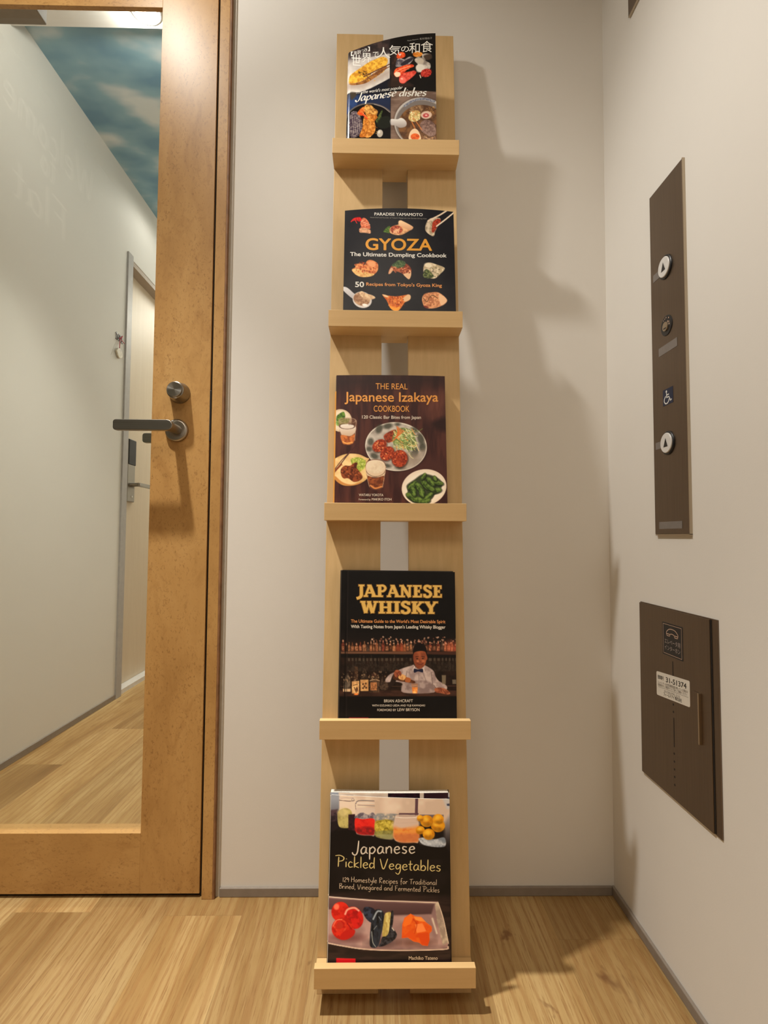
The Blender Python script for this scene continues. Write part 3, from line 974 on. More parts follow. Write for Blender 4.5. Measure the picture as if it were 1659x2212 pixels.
# lower right: noodle soup
c.poly('745,765 1000,745 1280,760 1290,1400 745,1400', mott((126, 104, 92), (98, 78, 68), 90, 47, 0.5, 2), 4, False)
c.ell(1095, 1110, 318, 290, (70, 54, 48), 0, 30, 0.7)
c.ell(1090, 1110, 305, 285, (178, 172, 166), 0, 5); c.ell(1090, 1118, 290, 262, (112, 104, 100), 0, 14)
c.line('900,925 1000,862 1120,840 1230,870', 26, mott((150, 150, 156), (96, 100, 118), 10, 49), 5)
c.ell(1098, 1150, 268, 240, mott((120, 82, 50), (78, 52, 36), 50, 51), 0, 8)
c.poly('950,960 1040,915 1110,925 1090,990 1000,1010', mott((150, 118, 84), (104, 74, 52), 18, 53), 8)
c.specks(40, 1140, 930, 1250, 1010, 4, 9, [(206, 160, 96), (150, 104, 58)], 55, 0.4)
c.poly('950,1080 960,1010 1010,975 1070,985 1075,1060 1020,1105', mott((226, 206, 148), (178, 140, 82), 20, 57), 6)
c.specks(30, 960, 990, 1070, 1100, 4, 12, [(240, 232, 190), (206, 120, 60), (150, 150, 70)], 59, 0.5)
c.ell(1145, 1025, 62, 44, (206, 178, 160), -0.1, 6); c.ell(1140, 1030, 34, 24, (176, 66, 70), -0.1, 8); c.ell(1143, 1028, 14, 9, (228, 178, 168), 0, 6)
c.poly('1080,1120 1130,1080 1210,1100 1250,1160 1230,1240 1150,1250 1080,1190', mott((142, 112, 102), (96, 72, 66), 22, 61), 6)
c.poly('1140,1190 1200,1130 1250,1180 1240,1260 1160,1260', mott((150, 122, 112), (112, 86, 78), 18, 62), 6)
for k in range(5):
    c.line('%d,1105 %d,1150 %d,1195' % (965 + 17 * k, 985 + 20 * k, 1000 + 24 * k), 8, [(84, 52, 36), (200, 116, 54), (66, 40, 30)][k % 3], 4)
c.poly('955,1310 960,1230 1000,1185 1045,1195 1080,1260 1075,1310', (226, 196, 162), 6)
c.ell(1020, 1275, 50, 38, mott((228, 106, 42), (190, 70, 26), 18, 63), 0, 6)
c.poly('1110,1310 1130,1260 1170,1290 1240,1270 1240,1320', mott((190, 150, 110), (110, 80, 60), 14, 65), 6)
c.poly('745,1140 745,1080 820,1078 860,1062 900,1080 925,1120 910,1160 850,1175 800,1150', grad((216, 212, 208), (150, 140, 136), 1070, 1170), 6)
c.line('738,330 738,820', 5, (10, 12, 22)); c.line('743,820 743,1400', 4, (12, 14, 22))
b = empty('cookbook', 'thin bowed black cookbook with four food photos on the top ledge', 'book', (0.025, -0.100, 1.5305), 'cookbooks on the display rack')
c.build(b, GLOSS)
WH = print_ink('cover_white', (240, 236, 228), 1.25)
GREYT = print_ink('cover_grey', (150, 146, 140), 1.2)
c.glyphs('title', [('世', 300, 362, 412, 492), ('界', 418, 338, 532, 446), ('で', 545, 318, 612, 388), ('人', 590, 262, 742, 384), ('気', 728, 236, 862, 352),
                   ('の', 862, 246, 948, 308), ('和', 950, 204, 1068, 322), ('食', 1080, 184, 1212, 312)], WH, label='large white Japanese title')
c.glyphs('subtitle', [('【', 292, 330, 322, 384, 0.012), ('英', 326, 322, 366, 368), ('訳', 368, 308, 412, 356), ('つ', 416, 300, 448, 330), ('き', 450, 282, 482, 322), ('】', 486, 262, 512, 316, 0.012)], WH)
c.glyphs('author_line', [('松', 1066, 148, 1090, 172), ('村', 1094, 146, 1118, 170), ('根', 1122, 144, 1148, 168), ('由', 1152, 143, 1174, 166), ('子', 1180, 142, 1202, 164)], GREYT)
c.type('author_line', 'Mayuko Matsumura', 930, 1054, 188, 168, 13, GREYT)
c.drawn('subtitle', hand_text('Japanese', 15, (0.5, 0.22), 0.22), 345, 802, 896, 812, 96, WH, bow=4, label='white italic lettering')
c.drawn('subtitle', hand_text('dishes', 15, (0.5, 0.22), 0.22), 836, 1140, 818, 806, 96, WH)
c.type('subtitle', "the world's most popular", 436, 880, 800, 730, 36, WH, 0.004, 0.3)
c.type('subtitle', 'Recipes of', 352, 432, 812, 797, 14, GREYT, 0, 0.3)


def slab_pages(name, surf, th, mat, parent, u0=0.01, u1=0.99, v0=0.004, v1=1.0, nu=16, nv=10, dy0=0.0006, label=None):
    """a body of paper behind a cover: follows its bow, th thick"""
    V = []; F = []
    for s in (dy0, dy0 + th):
        for j in range(nv + 1):
            for i in range(nu + 1):
                p = surf(u0 + (u1 - u0) * i / nu, v0 + (v1 - v0) * j / nv)
                V.append((p[0], p[1] + s, p[2]))
    n = (nu + 1) * (nv + 1)
    q = lambda j, i, k: k * n + j * (nu + 1) + i
    for j in range(nv):
        for i in range(nu):
            F.append((q(j, i, 0), q(j + 1, i, 0), q(j + 1, i + 1, 0), q(j, i + 1, 0)))
            F.append((q(j, i, 1), q(j, i + 1, 1), q(j + 1, i + 1, 1), q(j + 1, i, 1)))
    for i in range(nu):
        F.append((q(0, i, 0), q(0, i + 1, 0), q(0, i + 1, 1), q(0, i, 1)))
        F.append((q(nv, i, 0), q(nv, i, 1), q(nv, i + 1, 1), q(nv, i + 1, 0)))
    for j in range(nv):
        F.append((q(j, 0, 0), q(j, 0, 1), q(j + 1, 0, 1), q(j + 1, 0, 0)))
        F.append((q(j, nu, 0), q(j + 1, nu, 0), q(j + 1, nu, 1), q(j, nu, 1)))
    return mk(name, V, F, mat, parent, False, label)


slab_pages('page_block', surf1, 0.0045, M['paper'], b, v1=1.125)
slab_pages('back_cover', surf1, 0.0005, M['dark'], b, 0.0, 1.0, 0.0, 1.127, dy0=0.0052)


def leaning(tl, tr, br, bl, bulge=0.0):
    """a flat cover from four corners, optionally bowed forward along its top"""
    A, B, C_, D = (np.array(p, float) for p in (tl, tr, br, bl))
    def s(u, v):
        p = (A * (1 - u) + B * u) * (1 - v) + (D * (1 - u) + C_ * u) * v
        return (p[0], p[1] - bulge * 4 * u * (1 - u) * max(0.0, 1 - v), p[2])
    return s


# ------------------------------------------------------------------ dumpling cookbook, second ledge
G2 = 1.55
ys = LIPY[1] + 0.0155
surf2 = leaning((-0.0662, ys + 0.0238, 1.3990), (0.1503, ys + 0.0238, 1.4000), (0.1517, ys, 1.1869), (-0.0665, ys, 1.1863), 0.0095)
c = Cover(L1(232, 135, 210, 1245), L1(1448, 128, 1478, 1255), lambda u: 135 - 7 * u - 30 * 4 * u * (1 - u), lambda u: 1245 + 10 * u, surf2, 280, 275, 1.1145, G2)
c.fill(mott((25, 25, 30), (29, 29, 34), 200, 1))
# shrimp
c.poly('392,345 412,320 405,280 420,230 450,215 490,250 515,310 512,340 470,340 430,350', mott((214, 128, 92), (176, 84, 58), 18, 3, 1, 2), 6)
c.poly('300,260 330,222 390,208 420,225 400,260 350,245', mott((200, 36, 34), (150, 20, 24), 12, 5), 6)
c.line('345,240 366,278', 8, (196, 40, 34)); c.line('330,230 302,262', 9, (190, 34, 32))
c.poly('392,345 430,330 480,335 518,355 515,392 450,385 400,382', mott((208, 158, 122), (160, 108, 80), 16, 7), 6)
for k in range(4): c.line('%d,%d %d,%d' % (412 + 22 * k, 262 + 12 * k, 440 + 24 * k, 250 + 14 * k), 4, (238, 190, 160), 4)
# open dumpling with herb
c.poly('660,370 690,330 735,305 740,380 690,378', mott((92, 122, 48), (44, 66, 26), 10, 9), 6)
c.poly('735,330 780,300 830,285 850,240 880,250 985,305 985,330 930,370 860,405 790,405 735,380', mott((216, 168, 122), (180, 126, 86), 30, 11), 6)
c.poly('830,285 850,240 985,310 960,350 880,320', grad((226, 190, 150), (190, 140, 104), 250, 350), 8)
c.ell(808, 345, 66, 46, mott((178, 84, 58), (126, 48, 36), 14, 13), 0.1, 6); c.ell(805, 362, 34, 28, (216, 158, 118), 0.1, 8)
c.specks(26, 755, 315, 865, 385, 4, 9, [(214, 120, 84), (110, 38, 30), (228, 180, 140)], 15, 0.6)
# dumpling held by chopsticks
c.poly('1130,350 1135,280 1165,225 1210,205 1290,205 1300,245 1270,300 1240,360 1225,412 1180,400', mott((196, 180, 156), (146, 128, 104), 24, 17), 6)
c.poly('1215,250 1260,215 1300,222 1298,262 1262,310 1225,370 1200,360 1205,300', mott((170, 64, 42), (116, 36, 26), 14, 19), 6)
c.line('1160,240 1290,170 1380,110', 16, (206, 186, 164)); c.line('1255,300 1350,225 1455,135', 15, (212, 194, 172))
# middle row
c.poly('310,800 350,770 340,740 420,730 450,745 480,700 530,690 590,720 605,760 590,820 520,870 420,878 350,850', mott((214, 140, 84), (186, 100, 58), 26, 21), 6)
c.poly('310,800 380,790 480,830 560,845 520,872 420,880 350,852', mott((224, 184, 120), (196, 144, 84), 18, 23), 8)
c.specks(60, 350, 715, 590, 830, 4, 12, [(150, 62, 34), (234, 160, 104), (190, 84, 44), (120, 44, 28)], 25, 0.7, 0.8)
c.ell(530, 735, 46, 30, (222, 150, 102), 0.3, 10)
c.poly('718,840 740,770 800,720 890,720 950,750 975,810 950,900 890,850 830,820 760,810', mott((170, 92, 58), (116, 50, 34), 20, 27), 6)
c.poly('718,840 745,775 770,790 745,835', (206, 156, 120), 6); c.poly('885,845 930,830 960,800 972,850 950,900 915,880', (214, 172, 134), 6)
c.poly('755,745 800,710 835,690 900,705 905,745 860,775 790,775', mott((88, 106, 66), (46, 66, 42), 14, 29), 6)
c.specks(40, 760, 760, 960, 830, 4, 10, [(206, 130, 90), (96, 36, 26), (186, 88, 56)], 31, 0.7)
c.poly('1108,790 1120,740 1170,712 1260,735 1350,775 1300,840 1240,890 1170,885 1120,850', mott((208, 192, 164), (166, 148, 118), 28, 33), 6)
c.poly('1105,860 1120,800 1160,790 1200,830 1230,870 1180,890 1130,885', mott((112, 122, 74), (46, 54, 34), 12, 35), 6)
c.specks(24, 1190, 765, 1290, 880, 4, 12, [(90, 84, 60), (70, 60, 50)], 37, 0.5, 0.7)
c.ell(1165, 745, 45, 26, (216, 202, 176), 0.2, 14)
# bottom row
c.poly('205,1020 215,990 260,1000 320,1050 350,1080 330,1120 280,1090', grad((206, 204, 206), (168, 164, 166), 980, 1110), 6)
c.ell(425, 1130, 108, 88, (198, 192, 190), 0.25, 6); c.ell(420, 1122, 94, 72, mott((176, 140, 108), (136, 96, 70), 24, 39), 0.25, 8)
c.poly('390,1060 420,1035 470,1060 540,1080 572,1108 520,1128 450,1120', mott((216, 188, 152), (186, 150, 116), 20, 41), 6)
c.ell(455, 1186, 30, 14, (234, 226, 220), 0.1, 8)
c.poly('650,1072 700,1080 800,1090 880,1080 940,1070 965,1085 955,1130 900,1160 850,1230 800,1246 740,1220 700,1140', mott((212, 120, 52), (182, 84, 34), 26, 43), 6)
c.poly('880,1120 930,1072 965,1080 962,1120 910,1150', (216, 176, 134), 8); c.poly('650,1072 690,1076 720,1095 690,1100', (222, 186, 142), 6)
c.specks(50, 720, 1090, 900, 1190, 4, 11, [(150, 56, 26), (228, 150, 84), (120, 42, 22)], 45, 0.7, 0.75)
c.poly('730,1195 800,1215 850,1200 830,1246 770,1244', (226, 150, 60), 8)
c.poly('1095,1130 1120,1065 1200,1045 1290,1050 1375,1130 1320,1190 1220,1222 1130,1210', mott((206, 146, 104), (168, 104, 70), 28, 47), 6)
c.poly('1290,1060 1378,1130 1320,1190 1290,1140', (220, 176, 136), 14)
c.specks(40, 1110, 1070, 1290, 1200, 4, 14, [(150, 78, 48), (224, 170, 124), (120, 60, 38)], 49, 0.5, 0.7)
c.line('1110,1110 1150,1150 1180,1100 1220,1080 1270,1110', 8, (96, 66, 40), 6); c.ell(1140, 1205, 30, 10, (110, 40, 30), 0.3, 6)
b = empty('cookbook', 'square charcoal softcover with orange title and nine dumplings', 'book', (0.0425, ys + 0.010, book_base(1)), 'cookbooks on the display rack')
c.build(b, SOFT)
OR = print_ink('cover_orange', (242, 166, 40), 1.45); OR2 = print_ink('cover_pale_orange', (226, 150, 82), 1.4); WH2 = print_ink('cover_white_bold', (238, 234, 228), 1.35)
c.type('title', 'GYOZA', 462, 1206, 576, 578, 132, OR, 0.022, label='large orange title')
c.type('subtitle', 'The Ultimate Dumpling Cookbook', 290, 1370, 648, 654, 44, WH2, 0.022)
c.type('subtitle', '50', 345, 446, 990, 990, 58, WH2, 0.026)
c.type('subtitle', "Recipes from Tokyo's Gyoza King", 470, 1318, 975, 986, 36, OR2, 0.020)
c.type('author_line', 'PARADISE YAMAMOTO', 562, 1098, 188, 188, 34, WH2, 0.012)
c.type('author_line', "Head Chef and Founder of Tokyo's Mangrovia Live Garden Dining Club", 516, 1142, 217, 222, 12, GREYT)
slab_pages('page_block', surf2, 0.013, M['paper'], b, v1=1.112)
slab_pages('back_cover', surf2, 0.0006, M['dark'], b, 0.0, 1.0, 0.0, 1.1145, dy0=0.0138)
Shape().prism([(-0.0662, ys + 0.0238, 1.399), (-0.0665, ys - 0.0027, 1.1622), (-0.0672, ys + 0.0110, 1.1622), (-0.0668, ys + 0.0385, 1.399)], (0.0012, 0, 0)).out('spine', M['dark'], b)

# ------------------------------------------------------------------ pub food cookbook, third ledge
G3 = 1.45
ys = LIPY[2] + 0.0155
surf3 = leaning((-0.0764, ys + 0.0267, 1.0552), (0.1282, ys + 0.0267, 1.0556), (0.1300, ys, 0.8117), (-0.0762, ys, 0.8121), 0.0035)
c = Cover(L1(190, 97, 172, 1482), L1(1362, 110, 1390, 1495), lambda u: 97 + 13 * u - 10 * 4 * u * (1 - u), lambda u: 1482 + 13 * u, surf3, 270, 320, 1.080, G3)
c.fill(mott((52, 28, 27), (76, 42, 36), 130, 1, 2.2, 0.35))
c.poly('150,80 1400,80 1400,230 900,200 300,260 150,300', (38, 24, 24), 160, False, 0.75)
c.poly('1150,360 1330,300 1360,500 1250,620 1180,560', mott((100, 58, 48), (84, 48, 40), 90, 3, 2, 0.5), 150)
c.poly('1230,620 1400,560 1400,720 1260,690', (40, 22, 22), 60)
c.poly('880,1120 1250,1000 1400,1150 1400,1320 900,1330', (70, 40, 36), 120)
# plate and herbs upper left, glass of beer
c.ell(235, 600, 122, 124, (206, 182, 150), 0, 6); c.ell(240, 600, 104, 106, (218, 200, 172), 0, 10)
c.poly('190,560 230,520 270,505 285,560 260,600 200,640', mott((104, 138, 52), (54, 80, 30), 14, 5), 8)
c.poly('190,610 260,590 330,580 300,640 220,660 190,650', mott((168, 190, 112), (110, 140, 66), 16, 7), 8)
c.poly('215,590 310,572 405,600 400,700 385,820 350,860 290,862 250,840 225,720', (120, 84, 62), 8, True, 0.55)
c.poly('218,660 300,640 395,660 392,730 340,770 260,770 235,730', grad((218, 206, 194), (190, 160, 132), 650, 770), 8)
c.poly('240,760 340,772 388,745 380,830 345,860 290,862 255,840', mott((196, 112, 56), (140, 70, 38), 30, 9), 8)
c.line('262,832 300,848 360,840', 14, (226, 158, 84), 8)
c.ell(306, 662, 88, 34, (92, 60, 46), 0, 4, 1, 5); c.ell(310, 600, 94, 34, (172, 144, 120), 0, 4, 0.8, 4); c.line('405,600 388,820', 4, (180, 150, 124))
for k in range(5): c.line('%d,%d %d,%d' % (325 + 14 * k, 615 + (k % 2) * 8, 328 + 14 * k, 650), 5, (80, 48, 34))
# main plate
c.ell(835, 890, 338, 262, (40, 22, 20), 0.1, 20, 0.8)
c.ell(834, 882, 333, 264, (216, 206, 190), 0.1, 5); c.ell(834, 884, 324, 255, mott((186, 176, 164), (150, 138, 128), 90, 11), 0.1, 6)
for (x, y, rx, ry, r) in ((745, 660, 52, 30, -0.2), (650, 690, 34, 52, 0.4), (560, 830, 32, 40, 0.2), (545, 910, 30, 26, 0), (600, 985, 44, 28, 0.4), (1100, 800, 34, 62, -0.3), (1120, 890, 34, 46, 0.1), (1035, 700, 40, 24, 0.5), (1035, 950, 40, 56, 0.3), (850, 640, 30, 18, 0), (740, 1090, 40, 20, 0.2), (880, 1110, 50, 20, 0)):
    c.ell(x, y, rx, ry, (62, 62, 52), r, 22, 0.8)
c.poly('940,950 1060,960 1130,920 1080,1040 980,1100 900,1110', (146, 128, 112), 60, True, 0.7)
c.poly('700,770 760,720 830,700 850,760 800,820 740,840', mott((158, 66, 40), (104, 40, 26), 18, 13), 8)
c.poly('800,760 850,690 930,680 1000,710 1040,790 1060,880 1010,920 930,910 850,870 800,840', mott((150, 160, 92), (92, 106, 56), 22, 71), 14, True, 0.9)
for k in range(95):
    rnd = random.Random(k); x = rnd.uniform(790, 1010); y = rnd.uniform(680, 890); a = rnd.uniform(-0.2, 1.5); l = rnd.uniform(50, 120)
    c.line([(x, y), (x + l * math.cos(a) * 0.6, y + l * math.sin(a) * 0.5 + 16), (x + l * math.cos(a), y + l * math.sin(a))], rnd.uniform(4, 8),
           [(206, 210, 150), (112, 136, 66), (230, 226, 192), (222, 146, 78), (168, 184, 102), (84, 102, 54), (216, 196, 130)][k % 7], 4, True, 0.9)
for k in range(10): c.line('%d,%d %d,%d' % (840 + 9 * k, 660 + 6 * k, 800 - 8 * k + 60, 760 + 8 * k), 6, (216, 120, 56) if k % 2 else (196, 90, 44), 4)
c.line('970,960 1000,1000 1020,1010', 7, (206, 196, 150)); c.line('1040,840 1080,930', 8, (222, 200, 150))
for (x, y, rx, ry, r) in ((655, 872, 82, 62, -0.6), (738, 958, 84, 68, -0.8), (872, 1012, 86, 92, 0.2)):
    c.ell(x + 6, y + 10, rx + 6, ry + 4, (50, 26, 18), r, 16, 0.6)
    c.ell(x, y, rx, ry, mott((178, 70, 40), (120, 40, 24), 16, int(x)), r, 8)
    c.specks(50, x - rx, y - ry, x + rx, y + ry, 4, 11, [(212, 110, 66), (96, 30, 20), (196, 84, 48), (230, 150, 96)], int(y), 0.7, 0.75, lambda p, q, x=x, y=y, m=min(rx, ry): (p - x) ** 2 + (q - y) ** 2 < (m * 0.92) ** 2)
# fried chicken plate lower left, chopsticks, beer glass
c.poly('150,1060 200,1000 300,965 430,962 520,1000 545,1020 525,1060 560,1150 520,1240 430,1290 330,1306 240,1290 150,1200', (40, 22, 18), 24, True, 0.7)
c.poly('150,1050 210,995 310,962 430,966 520,1005 545,1012 530,1050 555,1140 520,1230 430,1285 330,1302 240,1285 150,1190', mott((230, 196, 138), (206, 166, 106), 90, 17), 6)
c.poly('180,1200 260,1265 360,1290 470,1255 430,1286 330,1303 240,1287 170,1230', (190, 128, 66), 10)
c.poly('345,1030 400,1000 470,1010 510,1050 490,1120 420,1160 380,1110', mott((184, 190, 84), (126, 140, 50), 14, 19), 8)
c.specks(50, 350, 1005, 510, 1130, 4, 12, [(214, 216, 130), (110, 128, 44), (196, 200, 100)], 21, 0.4, 0.8)
c.poly('240,1130 280,1090 340,1090 380,1060 420,1060 410,1110 440,1150 475,1210 440,1250 380,1262 320,1225 270,1225 245,1190', mott((138, 66, 34), (78, 34, 20), 26, 23), 8)
c.specks(40, 245, 1080, 470, 1250, 5, 14, [(182, 96, 50), (60, 24, 14), (160, 80, 44)], 25, 0.6, 0.7, lambda x, y: abs(y - (1090 + 0.5 * (x - 240))) < 70)
c.line('170,1165 300,990 420,850', 10, (62, 34, 36), 4, False); c.line('165,1140 250,1030 350,930', 9, (86, 48, 46), 4, False); c.line('165,1160 245,1075', 20, (122, 58, 34), 5, False)
c.poly('505,1090 530,1035 610,1018 690,1035 725,1090 705,1220 690,1320 640,1350 585,1345 545,1310 520,1200', (104, 62, 44), 8, True, 0.6)
c.poly('508,1100 535,1045 610,1028 690,1045 720,1100 712,1190 660,1210 580,1210 525,1190', grad((224, 204, 178), (206, 178, 146), 1030, 1210), 6)
c.ell(613, 1105, 92, 66, mott((220, 200, 172), (206, 184, 154), 40, 27), 0, 10)
c.line('512,1140 530,1172 570,1197 613,1205 660,1197 700,1172 718,1140', 5, (96, 62, 44)); c.poly('530,1200 610,1225 705,1200 695,1290 650,1320 590,1320 548,1290', mott((150, 80, 44), (98, 48, 28), 26, 29), 8)
c.line('560,1300 610,1330 680,1312', 16, (206, 128, 70), 8); c.line('506,1095 522,1210 548,1315', 4, (186, 150, 120)); c.line('724,1095 706,1220 690,1320', 4, (190, 154, 124))
# edamame plate lower right
c.ell(1136, 1330, 244, 196, (40, 22, 20), -0.15, 24, 0.6)
c.ell(1137, 1322, 242, 192, (224, 206, 184), -0.15, 5); c.ell(1137, 1326, 216, 166, (230, 216, 196), -0.15, 30)
c.poly('950,1300 1030,1240 1130,1180 1260,1210 1330,1270 1310,1350 1210,1430 1120,1490 1020,1480 950,1420 960,1360', (34, 44, 22), 16, True, 0.9)
for (x, y, l, w, a, s) in ((1010, 1300, 120, 54, -0.7, 0), (1085, 1320, 140, 60, 0.9, 1), (1010, 1420, 150, 62, 0.45, 2), (1150, 1290, 150, 54, 0.9, 3), (1210, 1260, 130, 52, 0.8, 4), (1130, 1205, 80, 42, -1.0, 5),
                           (1295, 1275, 100, 48, 0.15, 6), (1255, 1355, 140, 58, -0.15, 7), (1255, 1225, 60, 38, 1.1, 8), (1080, 1452, 170, 58, 0.15, 9), (1180, 1420, 130, 62, -0.6, 10), (1110, 1370, 120, 58, 1.3, 11), (1205, 1325, 120, 50, 0.6, 12), (1020, 1360, 120, 56, 1.2, 13), (1150, 1470, 110, 46, -0.3, 14)):
    c.ell(x + 4, y + 9, l / 2 + 6, w / 2 + 5, (20, 26, 12), a, 10, 0.8)
    c.ell(x, y, l / 2, w / 2, mott((86, 112, 46), (44, 62, 26), 22, 30 + s), a, 7)
    for t in (-0.25, 0.1, 0.4): c.ell(x + l * t * 0.8 * math.cos(a), y - w * 0.14 + l * t * 0.8 * math.sin(a), w * 0.30, w * 0.20, (128, 152, 74), a, 12, 0.6)
b = empty('cookbook', 'dark brown hardcover with orange spine showing pub dishes and beer', 'book', (0.0265, ys + 0.014, book_base(2)), 'cookbooks on the display rack')
c.build(b, SATIN)
OR3 = print_ink('cover_amber', (238, 160, 72), 1.4); WH3 = print_ink('cover_soft_white', (226, 208, 190), 1.3)
c.type('title', 'THE REAL', 613, 957, 250, 255, 68, OR3, 0.004, label='amber title lettering')
c.type('title', 'Japanese Izakaya', 277, 1290, 386, 393, 106, OR3, 0.014, label='amber title lettering')
c.type('title', 'COOKBOOK', 592, 977, 500, 503, 68, OR3, 0.008, label='amber title lettering')
c.type('subtitle', '120 Classic Bar Bites from Japan', 467, 1102, 577, 583, 36, WH3, 0.010)
c.type('author_line', 'WATARU YOKOTA', 435, 698, 1412, 1414, 26, WH3, 0.006)
c.type('author_line', 'Foreword by', 435, 562, 1456, 1458, 19, WH3)
c.type('author_line', 'MAKIKO ITOH', 574, 786, 1458, 1460, 26, WH3, 0.006)
slab_pages('page_block', surf3, 0.021, M['paper'], b, 0.012, 0.985, 0.012, 1.072, dy0=0.002)
slab_pages('back_cover', surf3, 0.0022, M['dark'], b, 0.0, 1.0, 0.0, 1.080, dy0=0.0235)
slab_pages('cover_board', surf3, 0.0014, M['dark'], b, 0.0, 1.0, 0.0, 1.080, dy0=0.0003)
t0, t1 = 0.128, 1.080
sp = []
for v in (t0, t1):
    p = surf3(0, v); sp.append(p)
DARKB = plain('dark_brown_cloth', (0.03, 0.018, 0.016), 0.5); ORS = plain('orange_spine_print', (0.72, 0.31, 0.045), 0.45)


def spine_strip(pa, pb, wid, th, name, mat, par):
    """rounded spine between two heights: swells a little left of the cover edge"""
    V = []; n = 7
    for (x, y, z) in (pa, pb):
        for k in range(n):
            t = k / (n - 1)
            V.append((x - wid * math.sin(math.pi * t) ** 0.7 if 0 < k < n - 1 else x + 0.0004, y + th * t, z))
    F = [(k, k + 1, n + k + 1, n + k) for k in range(n - 1)] + [tuple(range(n)), tuple(range(2 * n - 1, n - 1, -1))]
    return mk(name, V, F, mat, par, False)


spine_strip(surf3(0, 0.0), surf3(0, t0), 0.0016, 0.0255, 'spine', DARKB, b)
spine_strip(surf3(0, t0), surf3(0, t1), 0.0036, 0.0255, 'spine', ORS, b)['label'] = 'orange spine'

# ------------------------------------------------------------------ whisky guide, fourth ledge
G4 = 1.75
ys = LIPY[3] + 0.0155
surf4 = leaning((-0.0607, ys + 0.0272, 0.6900), (0.1414, ys + 0.0272, 0.6886), (0.1408, ys, 0.4419), (-0.0612, ys, 0.4419))
c = Cover(L1(275, 108, 243, 1607), L1(1436, 117, 1452, 1615), lambda u: 108 + 9 * u, lambda u: 1607 + 8 * u, surf4, 270, 330, 1.0765, G4)
c.fill(mott((11, 9, 9), (14, 12, 12), 200, 1))
c.poly('240,800 1460,800 1460,1400 240,1400', mott((34, 22, 17), (22, 15, 12), 60, 2), 10, False)
c.poly('240,740 1460,740 1460,850 240,850', (18, 14, 13), 60, False, 0.9)
# upper shelf of bottles
rnd = random.Random(5)
x = 268
while x < 1445:
    w = rnd.uniform(26, 44); h = rnd.uniform(60, 96)
    top = 945 - h
    k = rnd.random()
    base = [(104, 60, 38), (132, 78, 50), (70, 40, 28), (158, 104, 70), (84, 62, 50), (120, 56, 40)][rnd.randrange(6)]
    if x < 430: base = tuple(int(q * 0.85) for q in base)
    c.poly([(x + 2, 946), (x + 2, top + 14), (x + w * 0.36, top), (x + w * 0.40, top - 26), (x + w * 0.60, top - 26), (x + w * 0.64, top), (x + w - 3, top + 14), (x + w - 3, 946)], mott(base, tuple(int(q * 0.6) for q in base), 22, int(x)), 5, False, 0.92)
    if k > 0.35: c.poly([(x + 6, 938), (x + 6, 896), (x + w - 8, 896), (x + w - 8, 938)], mott((176, 120, 82), (110, 66, 46), 14, int(x) + 1), 5, False, 0.75)
    if rnd.random() > 0.4: c.ell(x + w / 2, top - rnd.uniform(0, 34), rnd.uniform(4, 9), rnd.uniform(6, 14), (196, 140, 110), 0, 8, 0.7)
    x += w
c.specks(90, 560, 800, 1440, 880, 3, 9, [(206, 150, 120), (120, 70, 54), (226, 180, 150)], 3, 1.2, 0.55)
c.ell(1390, 905, 60, 60, (206, 96, 66), 0, 70, 0.45); c.ell(880, 930, 60, 40, (190, 90, 46), 0, 60, 0.4)
c.poly('265,950 1010,950 1010,975 265,970', (92, 62, 46), 6, False); c.poly('1130,950 1450,955 1450,985 1130,975', (60, 36, 28), 8, False)
c.poly('262,975 1450,985 1450,1020 262,1010', (16, 12, 11), 10, False)
# lower shelf in shade
x = 330
while x < 1440:
    w = rnd.uniform(30, 50); h = rnd.uniform(50, 110)
    c.poly([(x, 1150), (x, 1150 - h), (x + w * 0.35, 1130 - h), (x + w * 0.4, 1090 - h), (x + w * 0.6, 1090 - h), (x + w * 0.65, 1130 - h), (x + w - 5, 1150 - h), (x + w - 5, 1150)], mott((54, 44, 36), (28, 22, 18), 18, int(x)), 6, False, 0.7)
    if rnd.random() > 0.3: c.poly([(x + 6, 1045), (x + 6, 1016), (x + w - 12, 1016), (x + w - 12, 1045)], (96, 84, 70), 7, False, 0.5)
    x += w
c.line('262,1300 900,1302', 6, (64, 44, 34)); c.line('1200,1300 1450,1300', 5, (90, 62, 48))
# counter
c.poly('243,1340 1452,1345 1452,1402 243,1398', mott((58, 36, 28), (40, 25, 20), 50, 9, 0.4, 1), 10, False)
# bottles on the counter
c.poly('290,1350 296,1230 318,1190 322,1170 340,1170 344,1190 362,1230 366,1350', mott((112, 96, 80), (62, 50, 40), 22, 11), 6, False, 0.85)
c.poly('284,1325 362,1325 360,1352 286,1352', (190, 156, 120), 6, False)
c.poly('372,1390 374,1255 400,1228 404,1100 436,1100 440,1228 452,1255 450,1390', mott((80, 56, 40), (46, 32, 24), 20, 13), 6, False, 0.9)
c.poly('376,1370 376,1252 450,1246 448,1372', mott((210, 168, 112), (178, 130, 82), 26, 15), 5, False)
c.line('392,1290 430,1280', 7, (70, 46, 30)); c.line('400,1310 420,1360', 9, (90, 60, 40)); c.ell(426, 1330, 12, 22, (84, 56, 38), 0, 6); c.ell(420, 1378, 22, 8, (230, 120, 50), 0, 6)
c.poly('470,1352 462,1240 480,1190 484,1120 520,1120 524,1190 545,1240 545,1352', mott((62, 48, 38), (36, 28, 22), 20, 17), 6, False, 0.9)
c.poly('463,1346 462,1234 545,1234 545,1346', mott((200, 156, 100), (170, 122, 74), 26, 19), 5, False)
for (px, py) in ((490, 1278), (518, 1272), (505, 1300), (490, 1318), (522, 1314)): c.ell(px, py, 9, 11, (74, 46, 30), 0.4, 5)
c.poly('560,1360 556,1240 580,1220 580,1175 634,1175 634,1220 660,1240 656,1360', mott((84, 62, 46), (44, 34, 26), 22, 21), 6, False, 0.9)
